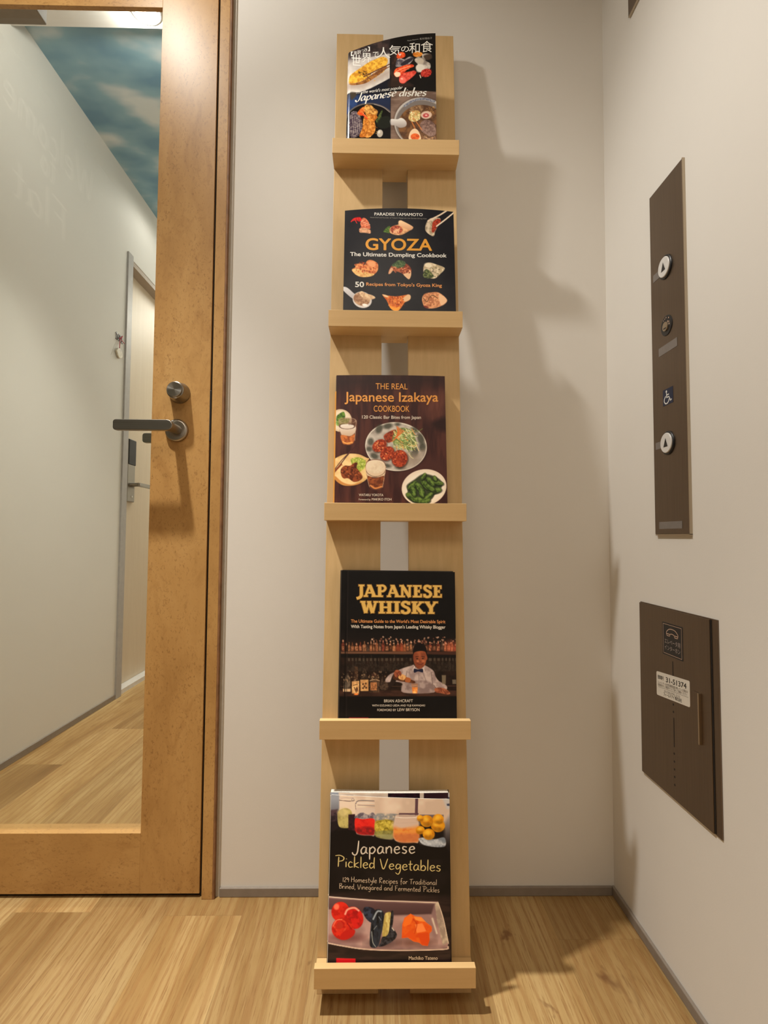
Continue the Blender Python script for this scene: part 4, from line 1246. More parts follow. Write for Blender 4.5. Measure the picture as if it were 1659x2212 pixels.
c.poly('582,1172 636,1172 634,1200 584,1200', (56, 34, 26), 5, False); c.line('560,1245 610,1232 658,1245', 6, (170, 140, 108)); c.poly('566,1340 566,1260 632,1260 632,1340', mott((166, 110, 68), (120, 74, 44), 20, 23), 5, False)
c.line('585,1285 600,1330 618,1285', 6, (86, 50, 30)); c.poly('668,1330 672,1260 690,1200 700,1260 742,1262 740,1330', mott((90, 70, 56), (52, 40, 32), 18, 25), 6, True, 0.8)
c.specks(60, 262, 1150, 760, 1260, 3, 9, [(150, 120, 92), (92, 72, 56), (176, 140, 104)], 27, 1.3, 0.5)
# bartender: white shirt, bow tie, bottle tilted into a glass
c.poly('720,1235 760,1185 830,1150 900,1118 980,1095 1010,1085 1030,1110 1090,1110 1120,1090 1170,1115 1215,1150 1235,1205 1270,1250 1340,1290 1350,1330 1300,1345 1240,1320 1215,1290 1215,1362 900,1362 905,1290 860,1260 790,1255 730,1260', mott((170, 150, 142), (132, 112, 108), 60, 29), 8)
c.poly('905,1262 1000,1250 1130,1240 1210,1290 1212,1362 910,1362', mott((150, 130, 124), (116, 96, 92), 50, 31), 16)
c.line('1060,1160 1065,1360', 4, (112, 94, 90)); c.line('1190,1160 1205,1290', 7, (104, 86, 82), 8); c.line('1100,1150 1140,1260', 6, (120, 100, 96), 10); c.line('940,1150 925,1240', 7, (112, 94, 88), 10)
c.line('1020,1100 1005,1140', 8, (196, 178, 168), 5); c.line('1100,1100 1115,1140', 8, (190, 172, 162), 5)
c.poly('1030,1080 1110,1080 1105,1110 1062,1128 1035,1110', (92, 48, 32), 6)
c.poly('1005,960 1020,935 1070,920 1125,935 1142,975 1138,1040 1118,1095 1075,1122 1035,1105 1012,1050', mott((140, 74, 46), (112, 56, 36), 50, 33), 6)
c.poly('1005,1000 1015,1060 1045,1100 1060,1010 1040,960', (108, 52, 34), 24, True, 0.7); c.ell(1140, 1015, 10, 22, (128, 66, 44), 0, 6)
c.poly('1005,985 1003,930 1020,885 1050,865 1100,870 1135,905 1146,950 1142,985 1125,950 1070,945 1020,958', (18, 13, 12), 6)
c.line('1030,1004 1058,1000', 6, (36, 20, 16)); c.line('1092,1000 1120,1004', 6, (36, 20, 16)); c.ell(1046, 1022, 12, 5, (34, 20, 16), 0, 4); c.ell(1104, 1022, 12, 5, (34, 20, 16), 0, 4)
c.line('1076,1018 1070,1050 1086,1054', 6, (92, 44, 30), 5); c.line('1046,1072 1078,1084 1108,1068', 7, (84, 34, 28), 5); c.ell(1052, 1048, 14, 10, (166, 96, 64), 0.2, 12); c.ell(1108, 1048, 14, 10, (160, 90, 60), 0, 12)
c.poly('1012,1125 1052,1132 1100,1125 1102,1162 1055,1152 1015,1165', (22, 24, 44), 5)
c.poly('770,1250 800,1180 840,1150 860,1180 820,1260 790,1300 750,1310', (34, 24, 20), 8)
c.poly('806,1180 840,1160 905,1190 960,1225 1020,1250 1015,1272 940,1262 870,1250 800,1225', mott((96, 56, 34), (62, 34, 22), 20, 35), 5)
c.poly('872,1178 930,1200 905,1240 852,1218', mott((208, 158, 98), (176, 120, 70), 18, 37), 5); c.poly('935,1212 980,1226 965,1262 920,1252', (150, 82, 44), 6)
c.poly('806,1170 826,1138 862,1142 884,1168 878,1196 852,1190 840,1212 816,1200', mott((150, 80, 52), (108, 52, 36), 16, 39), 5)
for k in range(3): c.line('%d,%d %d,%d' % (832 + 15 * k, 1150 + 6 * k, 826 + 15 * k, 1186 + 5 * k), 3, (84, 40, 28))
c.poly('1225,1325 1280,1315 1340,1330 1385,1372 1350,1385 1290,1372 1235,1362', mott((150, 84, 56), (104, 52, 36), 18, 41), 5)
for k in range(3): c.line('%d,1340 %d,1378' % (1290 + 24 * k, 1312 + 26 * k), 3, (80, 40, 28))
c.poly('985,1275 1052,1275 1046,1376 996,1376', (148, 100, 70), 5, False, 0.75); c.poly('992,1312 1050,1312 1045,1370 998,1370', mott((228, 150, 76), (196, 110, 48), 20, 43), 5, False); c.line('1000,1296 1040,1292', 6, (170, 130, 100))
c.ell(1020, 1362, 18, 6, (250, 190, 110), 0, 6)
c.poly('1298,1190 1340,1190 1338,1280 1300,1280', (120, 106, 84), 6, False, 0.8); c.poly('1405,1236 1446,1236 1446,1280 1408,1280', (110, 100, 84), 6, False, 0.8)
c.poly('345,1606 545,1608 545,1700 345,1700', (120, 26, 30), 4, False)
c.line('322,108 298,1607', 9, (8, 6, 6), 8); c.line('340,108 318,1607', 5, (34, 28, 27), 6)  # hinge groove: its shade and highlight painted in as two lines
b = empty('cookbook', 'black hardcover with gold title above a bartender pouring a drink', 'book', (0.040, ys + 0.015, book_base(3)), 'cookbooks on the display rack')
c.build(b, SATIN)
GOLD = print_ink('cover_gold', (206, 164, 84), 1.75, 0.35); GOLDD = print_ink('cover_gold_edge', (120, 84, 34), 1.5)
ORW = print_ink('cover_dull_orange', (206, 136, 78), 1.7); WHW = print_ink('cover_dull_white', (206, 194, 178), 1.6)
c.drawn('title_outline', slab_text('JAPANESE', 5), 420, 1306, 383, 389, 128, GOLDD, 0.0002)  # printed darker outline under the gold letters
c.drawn('title_outline', slab_text('WHISKY', 5), 470, 1252, 556, 560, 128, GOLDD, 0.0002)
c.drawn('title', slab_text('JAPANESE', 0.5), 420, 1306, 383, 389, 128, GOLD, 0.0005, label='gold slab title lettering')
c.drawn('title', slab_text('WHISKY', 0.5), 470, 1252, 556, 560, 128, GOLD, 0.0005, label='gold slab title lettering')
c.type('subtitle', "The Ultimate Guide to the World's Most Desirable Spirit", 368, 1337, 652, 658, 34, ORW, 0.012)
c.type('subtitle', "With Tasting Notes from Japan's Leading Whisky Blogger", 368, 1337, 708, 714, 34, WHW, 0.016)
c.type('author_line', 'BRIAN ASHCRAFT', 705, 1000, 1460, 1460, 30, WHW, 0.0)
c.type('author_line', 'WITH IDZUHIKO UEDA AND YUJI KAWASAKI', 582, 1124, 1500, 1502, 20, WHW, 0.0)
c.type('author_line', 'FOREWORD BY', 635, 828, 1546, 1547, 23, WHW, 0.0)
c.type('author_line', 'LEW BRYSON', 842, 1068, 1547, 1548, 29, WHW, 0.0)
slab_pages('page_block', surf4, 0.019, M['paper'], b, 0.012, 0.982, 0.012, 1.068, dy0=0.0028)
slab_pages('cover_board', surf4, 0.0022, M['dark'], b, 0.0, 1.0, 0.0, 1.0765, dy0=0.0003)
slab_pages('back_cover', surf4, 0.0025, M['dark'], b, 0.0, 1.0, 0.0, 1.0765, dy0=0.0222)
spine_strip(surf4(0, 0.0), surf4(0, 1.0765), 0.0030, 0.0245, 'spine', M['dark'], b)

# ------------------------------------------------------------------ two copies of the pickle cookbook, bottom ledge
G5 = 1.9
ys = LIPY[4] + 0.0155


def surf5(u, v):
    top = np.array((-0.0722 + 0.1962 * u, ys + 0.0270 - 0.0158 * u - 0.002 * math.sin(math.pi * min(1, max(0, u))), 0.3194))
    bot = np.array((-0.0728 + 0.1973 * u, ys, 0.0740))
    k = v
    p = top * (1 - k) + bot * k
    return tuple(p)


def pickle_art(c):
    c.fill(mott((15, 12, 13), (22, 18, 19), 160, 1))
    # window light and bottles along the top
    c.poly('150,100 1300,100 1300,600 1240,560 1200,430 900,350 700,350 500,400 260,330 150,330', mott((206, 186, 168), (186, 164, 146), 160, 3), 14, False)
    c.poly('150,150 262,150 262,420 150,560', grad((136, 140, 150), (70, 66, 72), 200, 420), 14, False)
    c.poly('150,310 250,300 246,470 150,500', mott((70, 52, 58), (36, 28, 34), 30, 5), 16, False)
    c.poly('1205,430 1270,300 1275,700 1205,690', grad((170, 160, 156), (24, 20, 22), 330, 640), 30, False)
    c.poly('1170,150 1270,150 1270,300 1225,300', (176, 172, 172), 20, False); c.poly('1225,250 1270,246 1270,274 1228,268', (60, 64, 84), 6, False)
    c.line('958,208 955,352', 26, (84, 58, 66), 5); c.line('806,344 968,344', 16, (84, 58, 66), 4); c.poly('985,350 1198,352 1198,400 985,380', (96, 84, 92), 6, False)
    c.poly('262,500 420,470 430,520 640,560 770,600 970,610 990,640 1210,640 1275,720 1275,760 170,760 170,460', (15, 12, 13), 12, False)
    c.poly('170,420 250,400 262,470 170,520', (26, 20, 24), 16, False)
    # jar, green
    c.poly('246,350 262,312 320,290 372,318 380,400 370,462 300,474 256,450', mott((172, 158, 96), (136, 122, 72), 40, 7), 8)
    c.ell(300, 330, 50, 40, (196, 180, 122), 0, 30, 0.7); c.line('262,216 350,226 400,218', 6, (90, 76, 72)); c.line('272,196 390,196', 4, (140, 126, 120)); c.ell(385, 214, 14, 16, (150, 138, 132), 0, 5, 1, 5)
    c.poly('345,350 405,345 412,500 345,490', mott((52, 26, 34), (34, 20, 26), 24, 9), 8, False)
    # jar, red
    c.poly('408,330 425,290 570,290 584,330 584,530 540,542 440,534 412,500', (190, 172, 160), 8, True, 0.8)
    c.line('410,250 440,222 575,224', 10, (120, 110, 108)); c.line('430,262 580,270', 7, (128, 116, 112)); c.line('420,240 580,246', 5, (210, 198, 190)); c.line('412,300 408,260', 5, (110, 100, 98))
    c.poly('412,360 470,330 520,352 560,330 584,350 582,384 412,384', mott((150, 140, 142), (86, 78, 88), 24, 11), 8)
    c.poly('406,388 470,392 580,394 580,525 520,534 440,528 408,490', mott((208, 40, 32), (184, 28, 26), 30, 13), 6)
    c.poly('410,470 580,470 580,530 500,538 430,525', mott((150, 26, 28), (96, 20, 26), 22, 15), 24, True, 0.8)
    # jar, green fruit
    c.poly('584,400 620,340 700,350 756,370 760,560 680,574 600,556 584,520', (160, 148, 120), 10, True, 0.7)
    c.poly('590,345 700,340 790,350 790,390 600,400', mott((120, 124, 132), (190, 176, 160), 24, 17), 16, True, 0.8)
    c.poly('586,420 640,400 700,395 760,420 758,500 600,520', mott((170, 150, 52), (112, 96, 30), 22, 19), 8)
    for k, (x, y) in enumerate(((612, 450), (660, 430), (705, 440), (740, 460), (640, 485))): c.ell(x, y, 24, 32, mott((190, 172, 72), (150, 130, 44), 16, 40 + k), 0.4, 8)
    c.poly('590,505 760,500 758,556 690,572 600,552', mott((138, 132, 68), (108, 104, 56), 26, 21), 8); c.poly('600,535 755,535 745,566 680,574', (150, 150, 110), 12, True, 0.6)
    # jar, orange
    c.poly('765,370 790,352 940,356 970,380 976,590 930,606 800,602 752,560 755,440', (186, 164, 150), 8)
    c.line('770,372 850,380 968,376', 6, (220, 206, 196)); c.line('775,428 960,424', 5, (150, 130, 120)); c.line('800,362 950,364', 4, (130, 112, 106))
    c.poly('758,450 820,470 900,455 975,450 975,585 920,602 810,598 755,556', mott((212, 136, 62), (196, 110, 50), 26, 23), 16)
    c.poly('756,530 975,530 970,594 900,606 800,600', (176, 100, 62), 30, True, 0.7); c.poly('770,400 960,395 970,460 760,470', (190, 166, 150), 30, True, 0.8)
    # bowl of yellow citrus
    c.poly('975,570 1040,560 1120,575 1205,560 1210,640 1100,644 1010,620', mott((176, 180, 188), (110, 118, 130), 30, 25), 8)
    c.ell(1095, 610, 90, 24, (196, 200, 206), 0.05, 24, 0.6)
    for (x, y, r, k) in ((1148, 452, 62, 1), (1048, 410, 58, 2), (1150, 392, 50, 3), (990, 492, 40, 4), (990, 384, 30, 5), (1066, 530, 54, 6)):
        c.ell(x, y, r, r * 0.95, mott((212, 146, 28), (178, 112, 18), 40, 50 + k), 0, 7); c.ell(x - r * .2, y - r * .3, r * .5, r * .4, (232, 178, 56), 0, 24, 0.8); c.ell(x + r * .1, y + r * .55, r * .7, r * .3, (120, 80, 22), 0, 24, 0.6)
    # tray with three heaps of pickles
    c.poly('150,1060 700,1060 1280,1090 1280,1700 150,1700', mott((30, 22, 22), (44, 32, 30), 70, 27, 0.3, 2), 40, False)
    c.poly('150,1084 600,1120 1150,1138 1190,1250 1245,1500 1236,1548 1180,1560 800,1560 500,1556 300,1520 150,1490', mott((166, 134, 130), (130, 102, 102), 200, 29), 7, False)
    c.poly('150,1100 600,1136 1120,1158 1090,1250 700,1262 400,1230 150,1200', grad((96, 70, 72), (70, 50, 52), 1110, 1250), 16, False)
    c.poly('150,1205 400,1235 700,1262 1090,1256 1150,1420 1190,1520 800,1535 500,1530 150,1470', mott((172, 140, 136), (142, 112, 110), 170, 31), 24, False)
    c.poly('1122,1160 1150,1140 1245,1500 1195,1530 1140,1300', mott((186, 172, 152), (146, 128, 116), 50, 33), 8, False)
    c.line('150,1090 400,1112 600,1126 900,1138 1152,1150', 9, (204, 186, 170)); c.line('1152,1150 1200,1300 1244,1510', 8, (200, 182, 162)); c.line('150,1492 300,1522 500,1552 800,1566 1200,1562 1242,1540', 12, (192, 168, 154)); c.line('1100,1290 1140,1420', 12, (214, 202, 186), 14)
    # red
    c.ell(330, 1450, 150, 36, (100, 56, 56), 0, 40, 0.7)
    c.ell(275, 1222, 80, 86, mott((206, 40, 26), (176, 26, 18), 40, 35), 0.3, 7); c.ell(395, 1278, 84, 100, mott((198, 30, 26), (150, 18, 20), 50, 37), -0.4, 7)
    c.line('318,1245 340,1205 400,1190 440,1215', 16, (226, 150, 130), 8); c.ell(240, 1180, 24, 26, (236, 110, 84), 0.3, 14)
    c.ell(296, 1370, 98, 96, mott((206, 44, 28), (168, 26, 20), 36, 39), 0, 7); c.ell(275, 1345, 62, 56, mott((190, 40, 26), (206, 70, 44), 18, 41), 0.3, 8, 1, 14); c.ell(268, 1345, 32, 34, (176, 44, 30), 0, 10)
    c.line('210,1350 240,1300 290,1290', 6, (236, 120, 92)); c.line('340,1330 380,1390 360,1440', 10, (150, 20, 20), 8); c.poly('300,1400 400,1380 395,1430 330,1468 270,1460', (176, 28, 22), 10)
    # dark aubergine
    c.ell(650, 1500, 140, 40, (80, 60, 60), 0, 40, 0.7)
    c.poly('480,1210 500,1182 560,1190 590,1220 590,1270 560,1320 520,1300 490,1260', mott((48, 56, 76), (24, 26, 38), 24, 43), 7)
    c.poly('560,1250 600,1205 650,1215 668,1260 665,1330 640,1430 610,1530 545,1530 540,1440 550,1330', mott((40, 46, 58), (18, 20, 26), 30, 45, 2, 0.5), 7)
    c.line('570,1290 605,1225 640,1222', 14, (150, 160, 172), 10); c.line('556,1400 566,1490 590,1530', 5, (176, 180, 176), 6); c.line('575,1380 600,1350', 5, (130, 136, 140), 5); c.line('620,1270 640,1300', 6, (120, 126, 134), 6)
    c.poly('650,1420 672,1260 695,1232 730,1235 730,1300 705,1420 670,1460', mott((206, 190, 120), (168, 148, 80), 22, 47, 2, 0.6), 6)
    c.poly('730,1230 752,1235 745,1330 720,1430 680,1500 640,1520 650,1450 705,1420', mott((22, 22, 26), (46, 48, 54), 24, 49), 6)
    c.poly('705,1420 740,1370 780,1420 770,1460 720,1500 650,1530 620,1520', mott((26, 26, 32), (56, 56, 64), 20, 51), 6); c.line('740,1370 755,1390', 10, (190, 180, 170), 6)
    # orange
    c.ell(960, 1500, 150, 36, (96, 60, 50), 0, 40, 0.6)
    c.poly('830,1340 850,1280 905,1245 950,1270 1000,1275 1040,1320 1095,1360 1095,1400 1075,1420 1075,1480 1060,1530 1010,1525 980,1500 930,1490 880,1455 825,1460', mott((222, 92, 28), (200, 70, 20), 40, 53), 6, False)
    c.poly('850,1285 905,1245 930,1280 900,1340 845,1360 835,1335', (232, 108, 34), 6, False); c.poly('930,1270 1000,1278 1040,1318 980,1310 950,1300', (238, 140, 62), 6, False)
    c.poly('945,1340 1010,1330 1045,1400 960,1415', (240, 130, 66), 6, False); c.poly('825,1455 900,1395 945,1420 960,1490 880,1450', (214, 78, 24), 6, False); c.poly('965,1420 1060,1410 1075,1480 1050,1530 1000,1510', (206, 70, 22), 8, False); c.line('925,1290 960,1340 940,1420', 6, (168, 52, 16), 6)
    c.poly('240,1625 412,1632 412,1800 240,1800', (196, 26, 34), 4, False)


def edges5():
    return dict(xl=L1(187, 165, 163, 1640), xr=L1(1250, 208, 1265, 1650), yt=lambda u: 165 + 43 * u + 6 * 4 * u * (1 - u), yb=lambda u: 1640 + 10 * u)


# front copy
c = Cover(surf=surf5, nx=280, ny=360, vmax=1.0815, gain=G5, **edges5())
pickle_art(c)
b = empty('cookbook', 'black cookbook with handwritten title and pickle jars, front copy on the lowest ledge', 'book', (0.0255, ys + 0.004, book_base(4)), 'cookbooks on the display rack')
c.build(b, SATIN)
WH5 = print_ink('cover_cream_white', (232, 218, 200), 1.8); YE5 = print_ink('cover_pale_yellow', (246, 222, 150), 1.8); GR5 = print_ink('cover_dim_white', (186, 166, 144), 1.7)
c.drawn('title', hand_text('Japanese', 8.5, gap=6), 378, 948, 712, 702, 122, WH5, bow=-2, label='white handwritten title')
c.drawn('title', hand_text('Pickled Vegetables', 7.5, gap=3), 236, 1178, 822, 866, 100, YE5, bow=3, label='yellow handwritten title')
c.drawn('subtitle', hand_text('129 Homestyle Recipes for Traditional', 7.5, gap=4), 294, 1140, 958, 990, 50, GR5)
c.drawn('subtitle', hand_text('Brined, Vinegared and Fermented Pickles', 7.5, gap=4), 264, 1164, 1018, 1056, 48, GR5)
c.type('author_line', 'Machiko Tateno', 888, 1148, 1648, 1652, 32, GR5, 0.014)
slab_pages('page_block', surf5, 0.0012, M['paper'], b, 0.004, 0.996, 0.001, 1.079, dy0=0.0004)
slab_pages('back_cover', surf5, 0.0004, M['dark'], b, 0.0, 1.0, 0.004, 1.0815, dy0=0.0017)
Shape().prism([surf5(0, 0.006), surf5(0, 1.08), tuple(np.array(surf5(0, 1.08)) + (0, 0.002, 0)), tuple(np.array(surf5(0, 0.006)) + (0, 0.002, 0))], (-0.0008, 0, 0)).out('spine', M['sticker'], b)


# copy behind it
def surf6(u, v):
    top = np.array((-0.0738 + 0.2000 * u, ys + 0.0300 - 0.0030 * math.sin(math.pi * min(1, max(0, u))) - 0.002 * u, 0.3222))
    bot = np.array((-0.0745 + 0.2010 * u, ys + 0.0040, 0.0740))
    p = top * (1 - v) + bot * v
    return tuple(p)


c = Cover(surf=surf6, nx=240, ny=300, vmax=1.0815, gain=G5, **edges5())
pickle_art(c)
c.poly('700,150 985,170 985,260 700,260', mott((46, 22, 30), (28, 16, 22), 20, 61), 4, False); c.poly('1020,180 1240,190 1240,260 1020,260', (44, 24, 30), 4, False); c.poly('250,160 360,160 360,178 250,172', (60, 40, 46), 3, False)
b = empty('cookbook', 'second copy of the pickle cookbook, standing behind the front copy', 'book', (0.0255, ys + 0.012, book_base(4)), 'cookbooks on the display rack')
c.build(b, SATIN)
slab_pages('page_block', surf6, 0.0105, M['paper'], b, 0.004, 0.99, 0.001, 1.079, dy0=0.0005)
slab_pages('back_cover', surf6, 0.0006, M['dark'], b, 0.0, 1.0, 0.002, 1.0815, dy0=0.0112)

# ------------------------------------------------------------------ plates on the right wall
def on_wall(x, V2):
    """(along, up) on the right wall; along runs towards the room's front"""
    return [(x - (q[2] if len(q) > 2 else 0.0), -q[0], q[1]) for q in V2]


def wall_plate(name, x, loop, th, mat, par, bev=0.0006, label=None):
    """loop of (along, up) pushed th into the room from x"""
    return Shape().prism([(x, -a, z) for a, z in loop], (-th, 0, 0), bev).out(name, mat, par, False, label)


def rect(a0, a1, z0, z1, r=0.0, n=4):
    if r <= 0: return [(a0, z0), (a1, z0), (a1, z1), (a0, z1)]
    out = []
    for cx, cz, s in ((a1 - r, z0 + r, -90), (a1 - r, z1 - r, 0), (a0 + r, z1 - r, 90), (a0 + r, z0 + r, 180)):
        for k in range(n + 1):
            t = math.radians(s + 90 * k / n); out.append((cx + r * math.cos(t), cz + r * math.sin(t)))
    return out


def wall_mesh(name, V2, F, x, mat, par, label=None):
    return mk(name, on_wall(x, V2), F, mat, par, False, label)


def wall_type(name, text, a0, a1, z0, cap, x, mat, par, weight=0.0, tilt=0.0):
    V, F = font_text(text, weight)
    t = (V[:, 0] - V[:, 0].min()) / np.ptp(V[:, 0])
    A = a0 + t * (a1 - a0); Z = z0 + V[:, 1] * cap / 0.715 + (A - a0) * tilt
    return wall_mesh(name, np.stack([A, Z, V[:, 2] * 0.5], 1), F, x, mat, par)


def wall_lines(name, polys, w, x, mat, par):
    V = []; F = []
    for p in polys:
        v, f = ribbon(p, w); F += [tuple(i + len(V) for i in q) for q in f]; V += [tuple(q) for q in v]
    return wall_mesh(name, np.array(V), F, x, mat, par)


hp = empty('elevator_call_plate', 'tall narrow bronze steel plate with two round call buttons', 'elevator panel', (XR, -0.2525, 0.7574))
X0 = XR; XF = XR - 0.0045
wall_plate('plate', X0, rect(0.1995, 0.3040, 0.7585, 1.3815), 0.0045, M['bronze'], hp, 0.0005)
Shape().box(X0 - 0.0046, X0, -0.3056, -0.3039, 0.7574, 1.3825).box(X0 - 0.0046, X0, -0.3056, -0.2010, 0.7562, 0.7584).out('plate_edge', M['bronze_edge'], hp, False, 'bright bevelled edge')
for a, z in ((0.2500, 1.2250), (0.2473, 0.9158)):
    rim = Shape().lathe((XF + 0.0005, -a, z), (-1, 0, 0), [(0, 0.0208), (0.0022, 0.0206), (0.0032, 0.0194), (0.0032, 0.0176)], 40).out('call_button', M['dark'], hp)
    face = Shape().lathe((XF - 0.0015, -a, z), (-1, 0, 0), [(0, 0.0174), (0.0024, 0.0174), (0.0031, 0.0166), (0.0033, 0.001)], 40).out('button_face', M['white_plastic'], rim, False, 'white button face')
    xf = XF - 0.0015 - 0.0035
    wall_mesh('up_arrow', np.array([(a - 0.0066, z - 0.0068), (a + 0.0066, z - 0.0068), (a, z + 0.0085)]), [(0, 1, 2)], xf, M['ink'], rim)
ks = Shape().lathe((XF + 0.0003, -0.2500, 1.1212), (-1, 0, 0), [(0, 0.0178), (0.0012, 0.0176), (0.0016, 0.0165), (0.0016, 0.001)], 36).out('key_switch', M['dark'], hp)
core = Shape().lathe((XF - 0.001, -0.2490, 1.1195), (-1, 0, 0), [(0, 0.0082), (0.0022, 0.0080), (0.0024, 0.0005)], 28).out('key_core', M['bronze_edge'], ks)
wall_mesh('key_slot', np.array([(0.2450, 1.1150), (0.2530, 1.1150), (0.2530, 1.1172), (0.2450, 1.1172)]), [(0, 1, 2, 3)], XF - 0.0036, M['ink'], ks)
mv = []; mf = []
for a, z, s in ((0.2430, 1.1318, .0009), (0.2470, 1.1334, .0009), (0.2512, 1.1345, .0011), (0.2590, 1.1316, .0012), (0.2598, 1.1245, .0011), (0.2606, 1.1205, .0012), (0.2562, 1.1262, .0014)):
    n = len(mv); mv += [(a - s, z - s), (a + s, z - s), (a + s, z + s), (a - s, z + s)]; mf.append((n, n + 1, n + 2, n + 3))
wall_mesh('key_marks', np.array(mv), mf, XF - 0.0018, M['label_ink'], ks)
for a0, a1, z0, z1 in ((0.2085, 0.2300, 1.2165, 1.2300), (0.2228, 0.2805, 1.0742, 1.0890), (0.2070, 0.2275, 0.9100, 0.9225), (0.2140, 0.2846, 0.7676, 0.7800)):
    wall_plate('tactile_strip', XF, rect(a0, a1, z0, z1, 0.0008), 0.0004, M['tape'], hp, 0)
ic = wall_plate('access_label', XF, rect(0.2340, 0.2652, 0.9825, 1.0106, 0.0), 0.0004, M['navy'], hp, 0, 'navy wheelchair symbol label')


def W(px, py):   # symbol square 0..100, y down -> plate
    return (0.2340 + px * 0.000312, 1.0106 - py * 0.000281)


head = [(W(37 + 7 * math.cos(t), 17 + 8 * math.sin(t))) for t in np.linspace(0, 2 * math.pi, 16, endpoint=False)]
wall_mesh('symbol_head', np.array(head), [tuple(range(16))], XF - 0.0006, M['white_ink'], ic)
arc = crs([(30, 44), (17, 58), (15, 76), (28, 90), (46, 90), (60, 78), (62, 68)], 6)
wall_lines('symbol_lines', [np.array([W(*p) for p in q]) for q in (arc, np.array([(38, 26), (38, 54)], float), np.array([(36, 54), (64, 54)], float), np.array([(40, 39), (62, 39)], float),
                                                                   np.array([(62, 53), (76, 82)], float), np.array([(73, 83), (88, 76)], float))], 0.0020, XF - 0.0006, M['white_ink'], ic)

# emergency intercom cover
ip = empty('intercom_cover', 'square bronze steel intercom cover with white number sticker', 'intercom panel', (XR, -0.25, 0.3132))
XL_ = 0.5038
wall_plate('back_plate', XR, rect(0.1358, 0.3655, 0.3132, 0.6306), 0.0022, M['bronze'], ip, 0.0004)
wall_plate('lid_gap', XR - 0.0020, rect(0.3480, 0.3520, 0.3150, 0.6285), 0.0008, M['black'], ip, 0)
lid = wall_plate('hinged_lid', XR - 0.0022, rect(0.1360, 0.3490, 0.3136, 0.6290), 0.0020, M['bronze'], ip, 0.0005)
lb = wall_plate('intercom_label', XL_, rect(0.2172, 0.2790, 0.5498, 0.6055, 0.0012), 0.0003, M['ink'], lid, 0, 'black label with handset symbol')
xl2 = XL_ - 0.0005


def Lp(px, py):  # label 0..100 x 0..160 (y down) -> lid
    return (0.2172 + px * 0.000618, 0.6055 - py * 0.000348)


bd = [Lp(*p) for p in ((5, 8), (95, 8), (95, 152), (5, 152), (5, 8))]
wall_lines('label_border', [np.array(bd[k:k + 2]) for k in range(4)], 0.0007, xl2, M['label_ink'], lb)
hs_o = crs([(24, 62), (22, 46), (34, 30), (50, 26), (66, 30), (78, 46), (76, 62)], 6)
hs_i = crs([(38, 62), (39, 54), (44, 50), (50, 49), (56, 50), (61, 54), (62, 62)], 6)
seg = [hs_o, hs_i, np.array([(24, 62), (38, 62)], float), np.array([(62, 62), (76, 62)], float), np.array([(23, 53), (39, 53)], float), np.array([(61, 53), (77, 53)], float)]
wall_lines('handset_symbol', [np.array([Lp(*p) for p in q]) for q in seg], 0.0013, xl2, M['label_ink'], lb)
a0, z0 = Lp(12, 101); a1, _ = Lp(88, 0)
wall_type('label_text', 'エレベータ用', a0, a1, z0, 0.0066, xl2, M['grey_ink'], lb, 0.004)
a0, z0 = Lp(12, 132)
wall_type('label_text', 'インターホン', a0, a1, z0, 0.0066, xl2, M['grey_ink'], lb, 0.004)
for z0, z1 in ((0.515, 0.5430), (0.4008, 0.4490)):
    wall_plate('sound_slot', XL_, rect(0.2465, 0.2488, z0, z1), 0.0002, M['black'], lid, 0)
for z in (0.4711, 0.4587, 0.3897, 0.3766, 0.3637, 0.3513, 0.3382):
    Shape().lathe((XL_, -0.2470, z), (-1, 0, 0), [(0, 0.0019), (0.0002, 0.0019)], 14).out('sound_hole', M['black'], lid)
TILT = 0.088
loop = [(q, z + (q - 0.1950) * TILT) for q, z in rect(0.1950, 0.2958, 0.4725, 0.5141, 0.003)]
st = wall_plate('number_sticker', XL_, loop, 0.0004, M['sticker'], lid, 0, 'white paper sticker with registration number')
xs = XL_ - 0.0006


def stk(text, q0, q1, z, cap, mat, wt=0.0):
    wall_type('sticker_text', text, q0, q1, z + (q0 - 0.1950) * TILT, cap, xs, mat, st, wt, TILT)


stk('登録番号', 0.1995, 0.2190, 0.5020, 0.0054, M['ink'], 0.008)
stk('31-51374', 0.2262, 0.2872, 0.5003, 0.0086, M['ink'], 0.014)
stk('エレベーターの非常通報装置が鳴っている場合は', 0.1995, 0.2908, 0.4942, 0.0034, M['grey_print'], 0.003)
stk('登録番号をご確認のうえ下記へご連絡ください', 0.1995, 0.2888, 0.4896, 0.0034, M['grey_print'], 0.003)
wall_lines('sticker_rule', [np.array([(0.2008, 0.4876 + 0.0058 * TILT), (0.2920, 0.4876 + 0.0970 * TILT)])], 0.0005, xs, M['grey_print'], st)
stk('(0120)795-315', 0.2200, 0.2678, 0.4816, 0.0038, M['grey_print'], 0.003)
stk('フィールドアイ 株式会社', 0.2180, 0.2730, 0.4758, 0.0048, M['ink'], 0.006)
pu = Shape().box(XL_ - 0.0008, XL_ + 0.0003, -0.3225, -0.3060, 0.4345, 0.5110, 0.0003)
pu.out('pull_flange', M['bronze'], lid)
Shape().box(XL_ - 0.0042, XL_ + 0.0003, -0.3248, -0.3218, 0.4335, 0.5118, 0.0005).out('pull_tab', M['bronze_edge'], lid, False, 'bright folded pull tab')

# display plate higher up, only its lower tip shows
dp = empty('elevator_display_plate', 'bronze steel plate above the call buttons, only its lower tip in view', 'elevator panel', (XR, -0.22, 1.793))
wall_plate('plate', XR, rect(0.1310, 0.3300, 1.8050, 2.05), 0.0045, M['bronze'], dp, 0.0005)
Shape().box(XR - 0.0046, XR, -0.3320, -0.1310, 1.8030, 1.8049).out('plate_edge', M['bronze_edge'], dp)

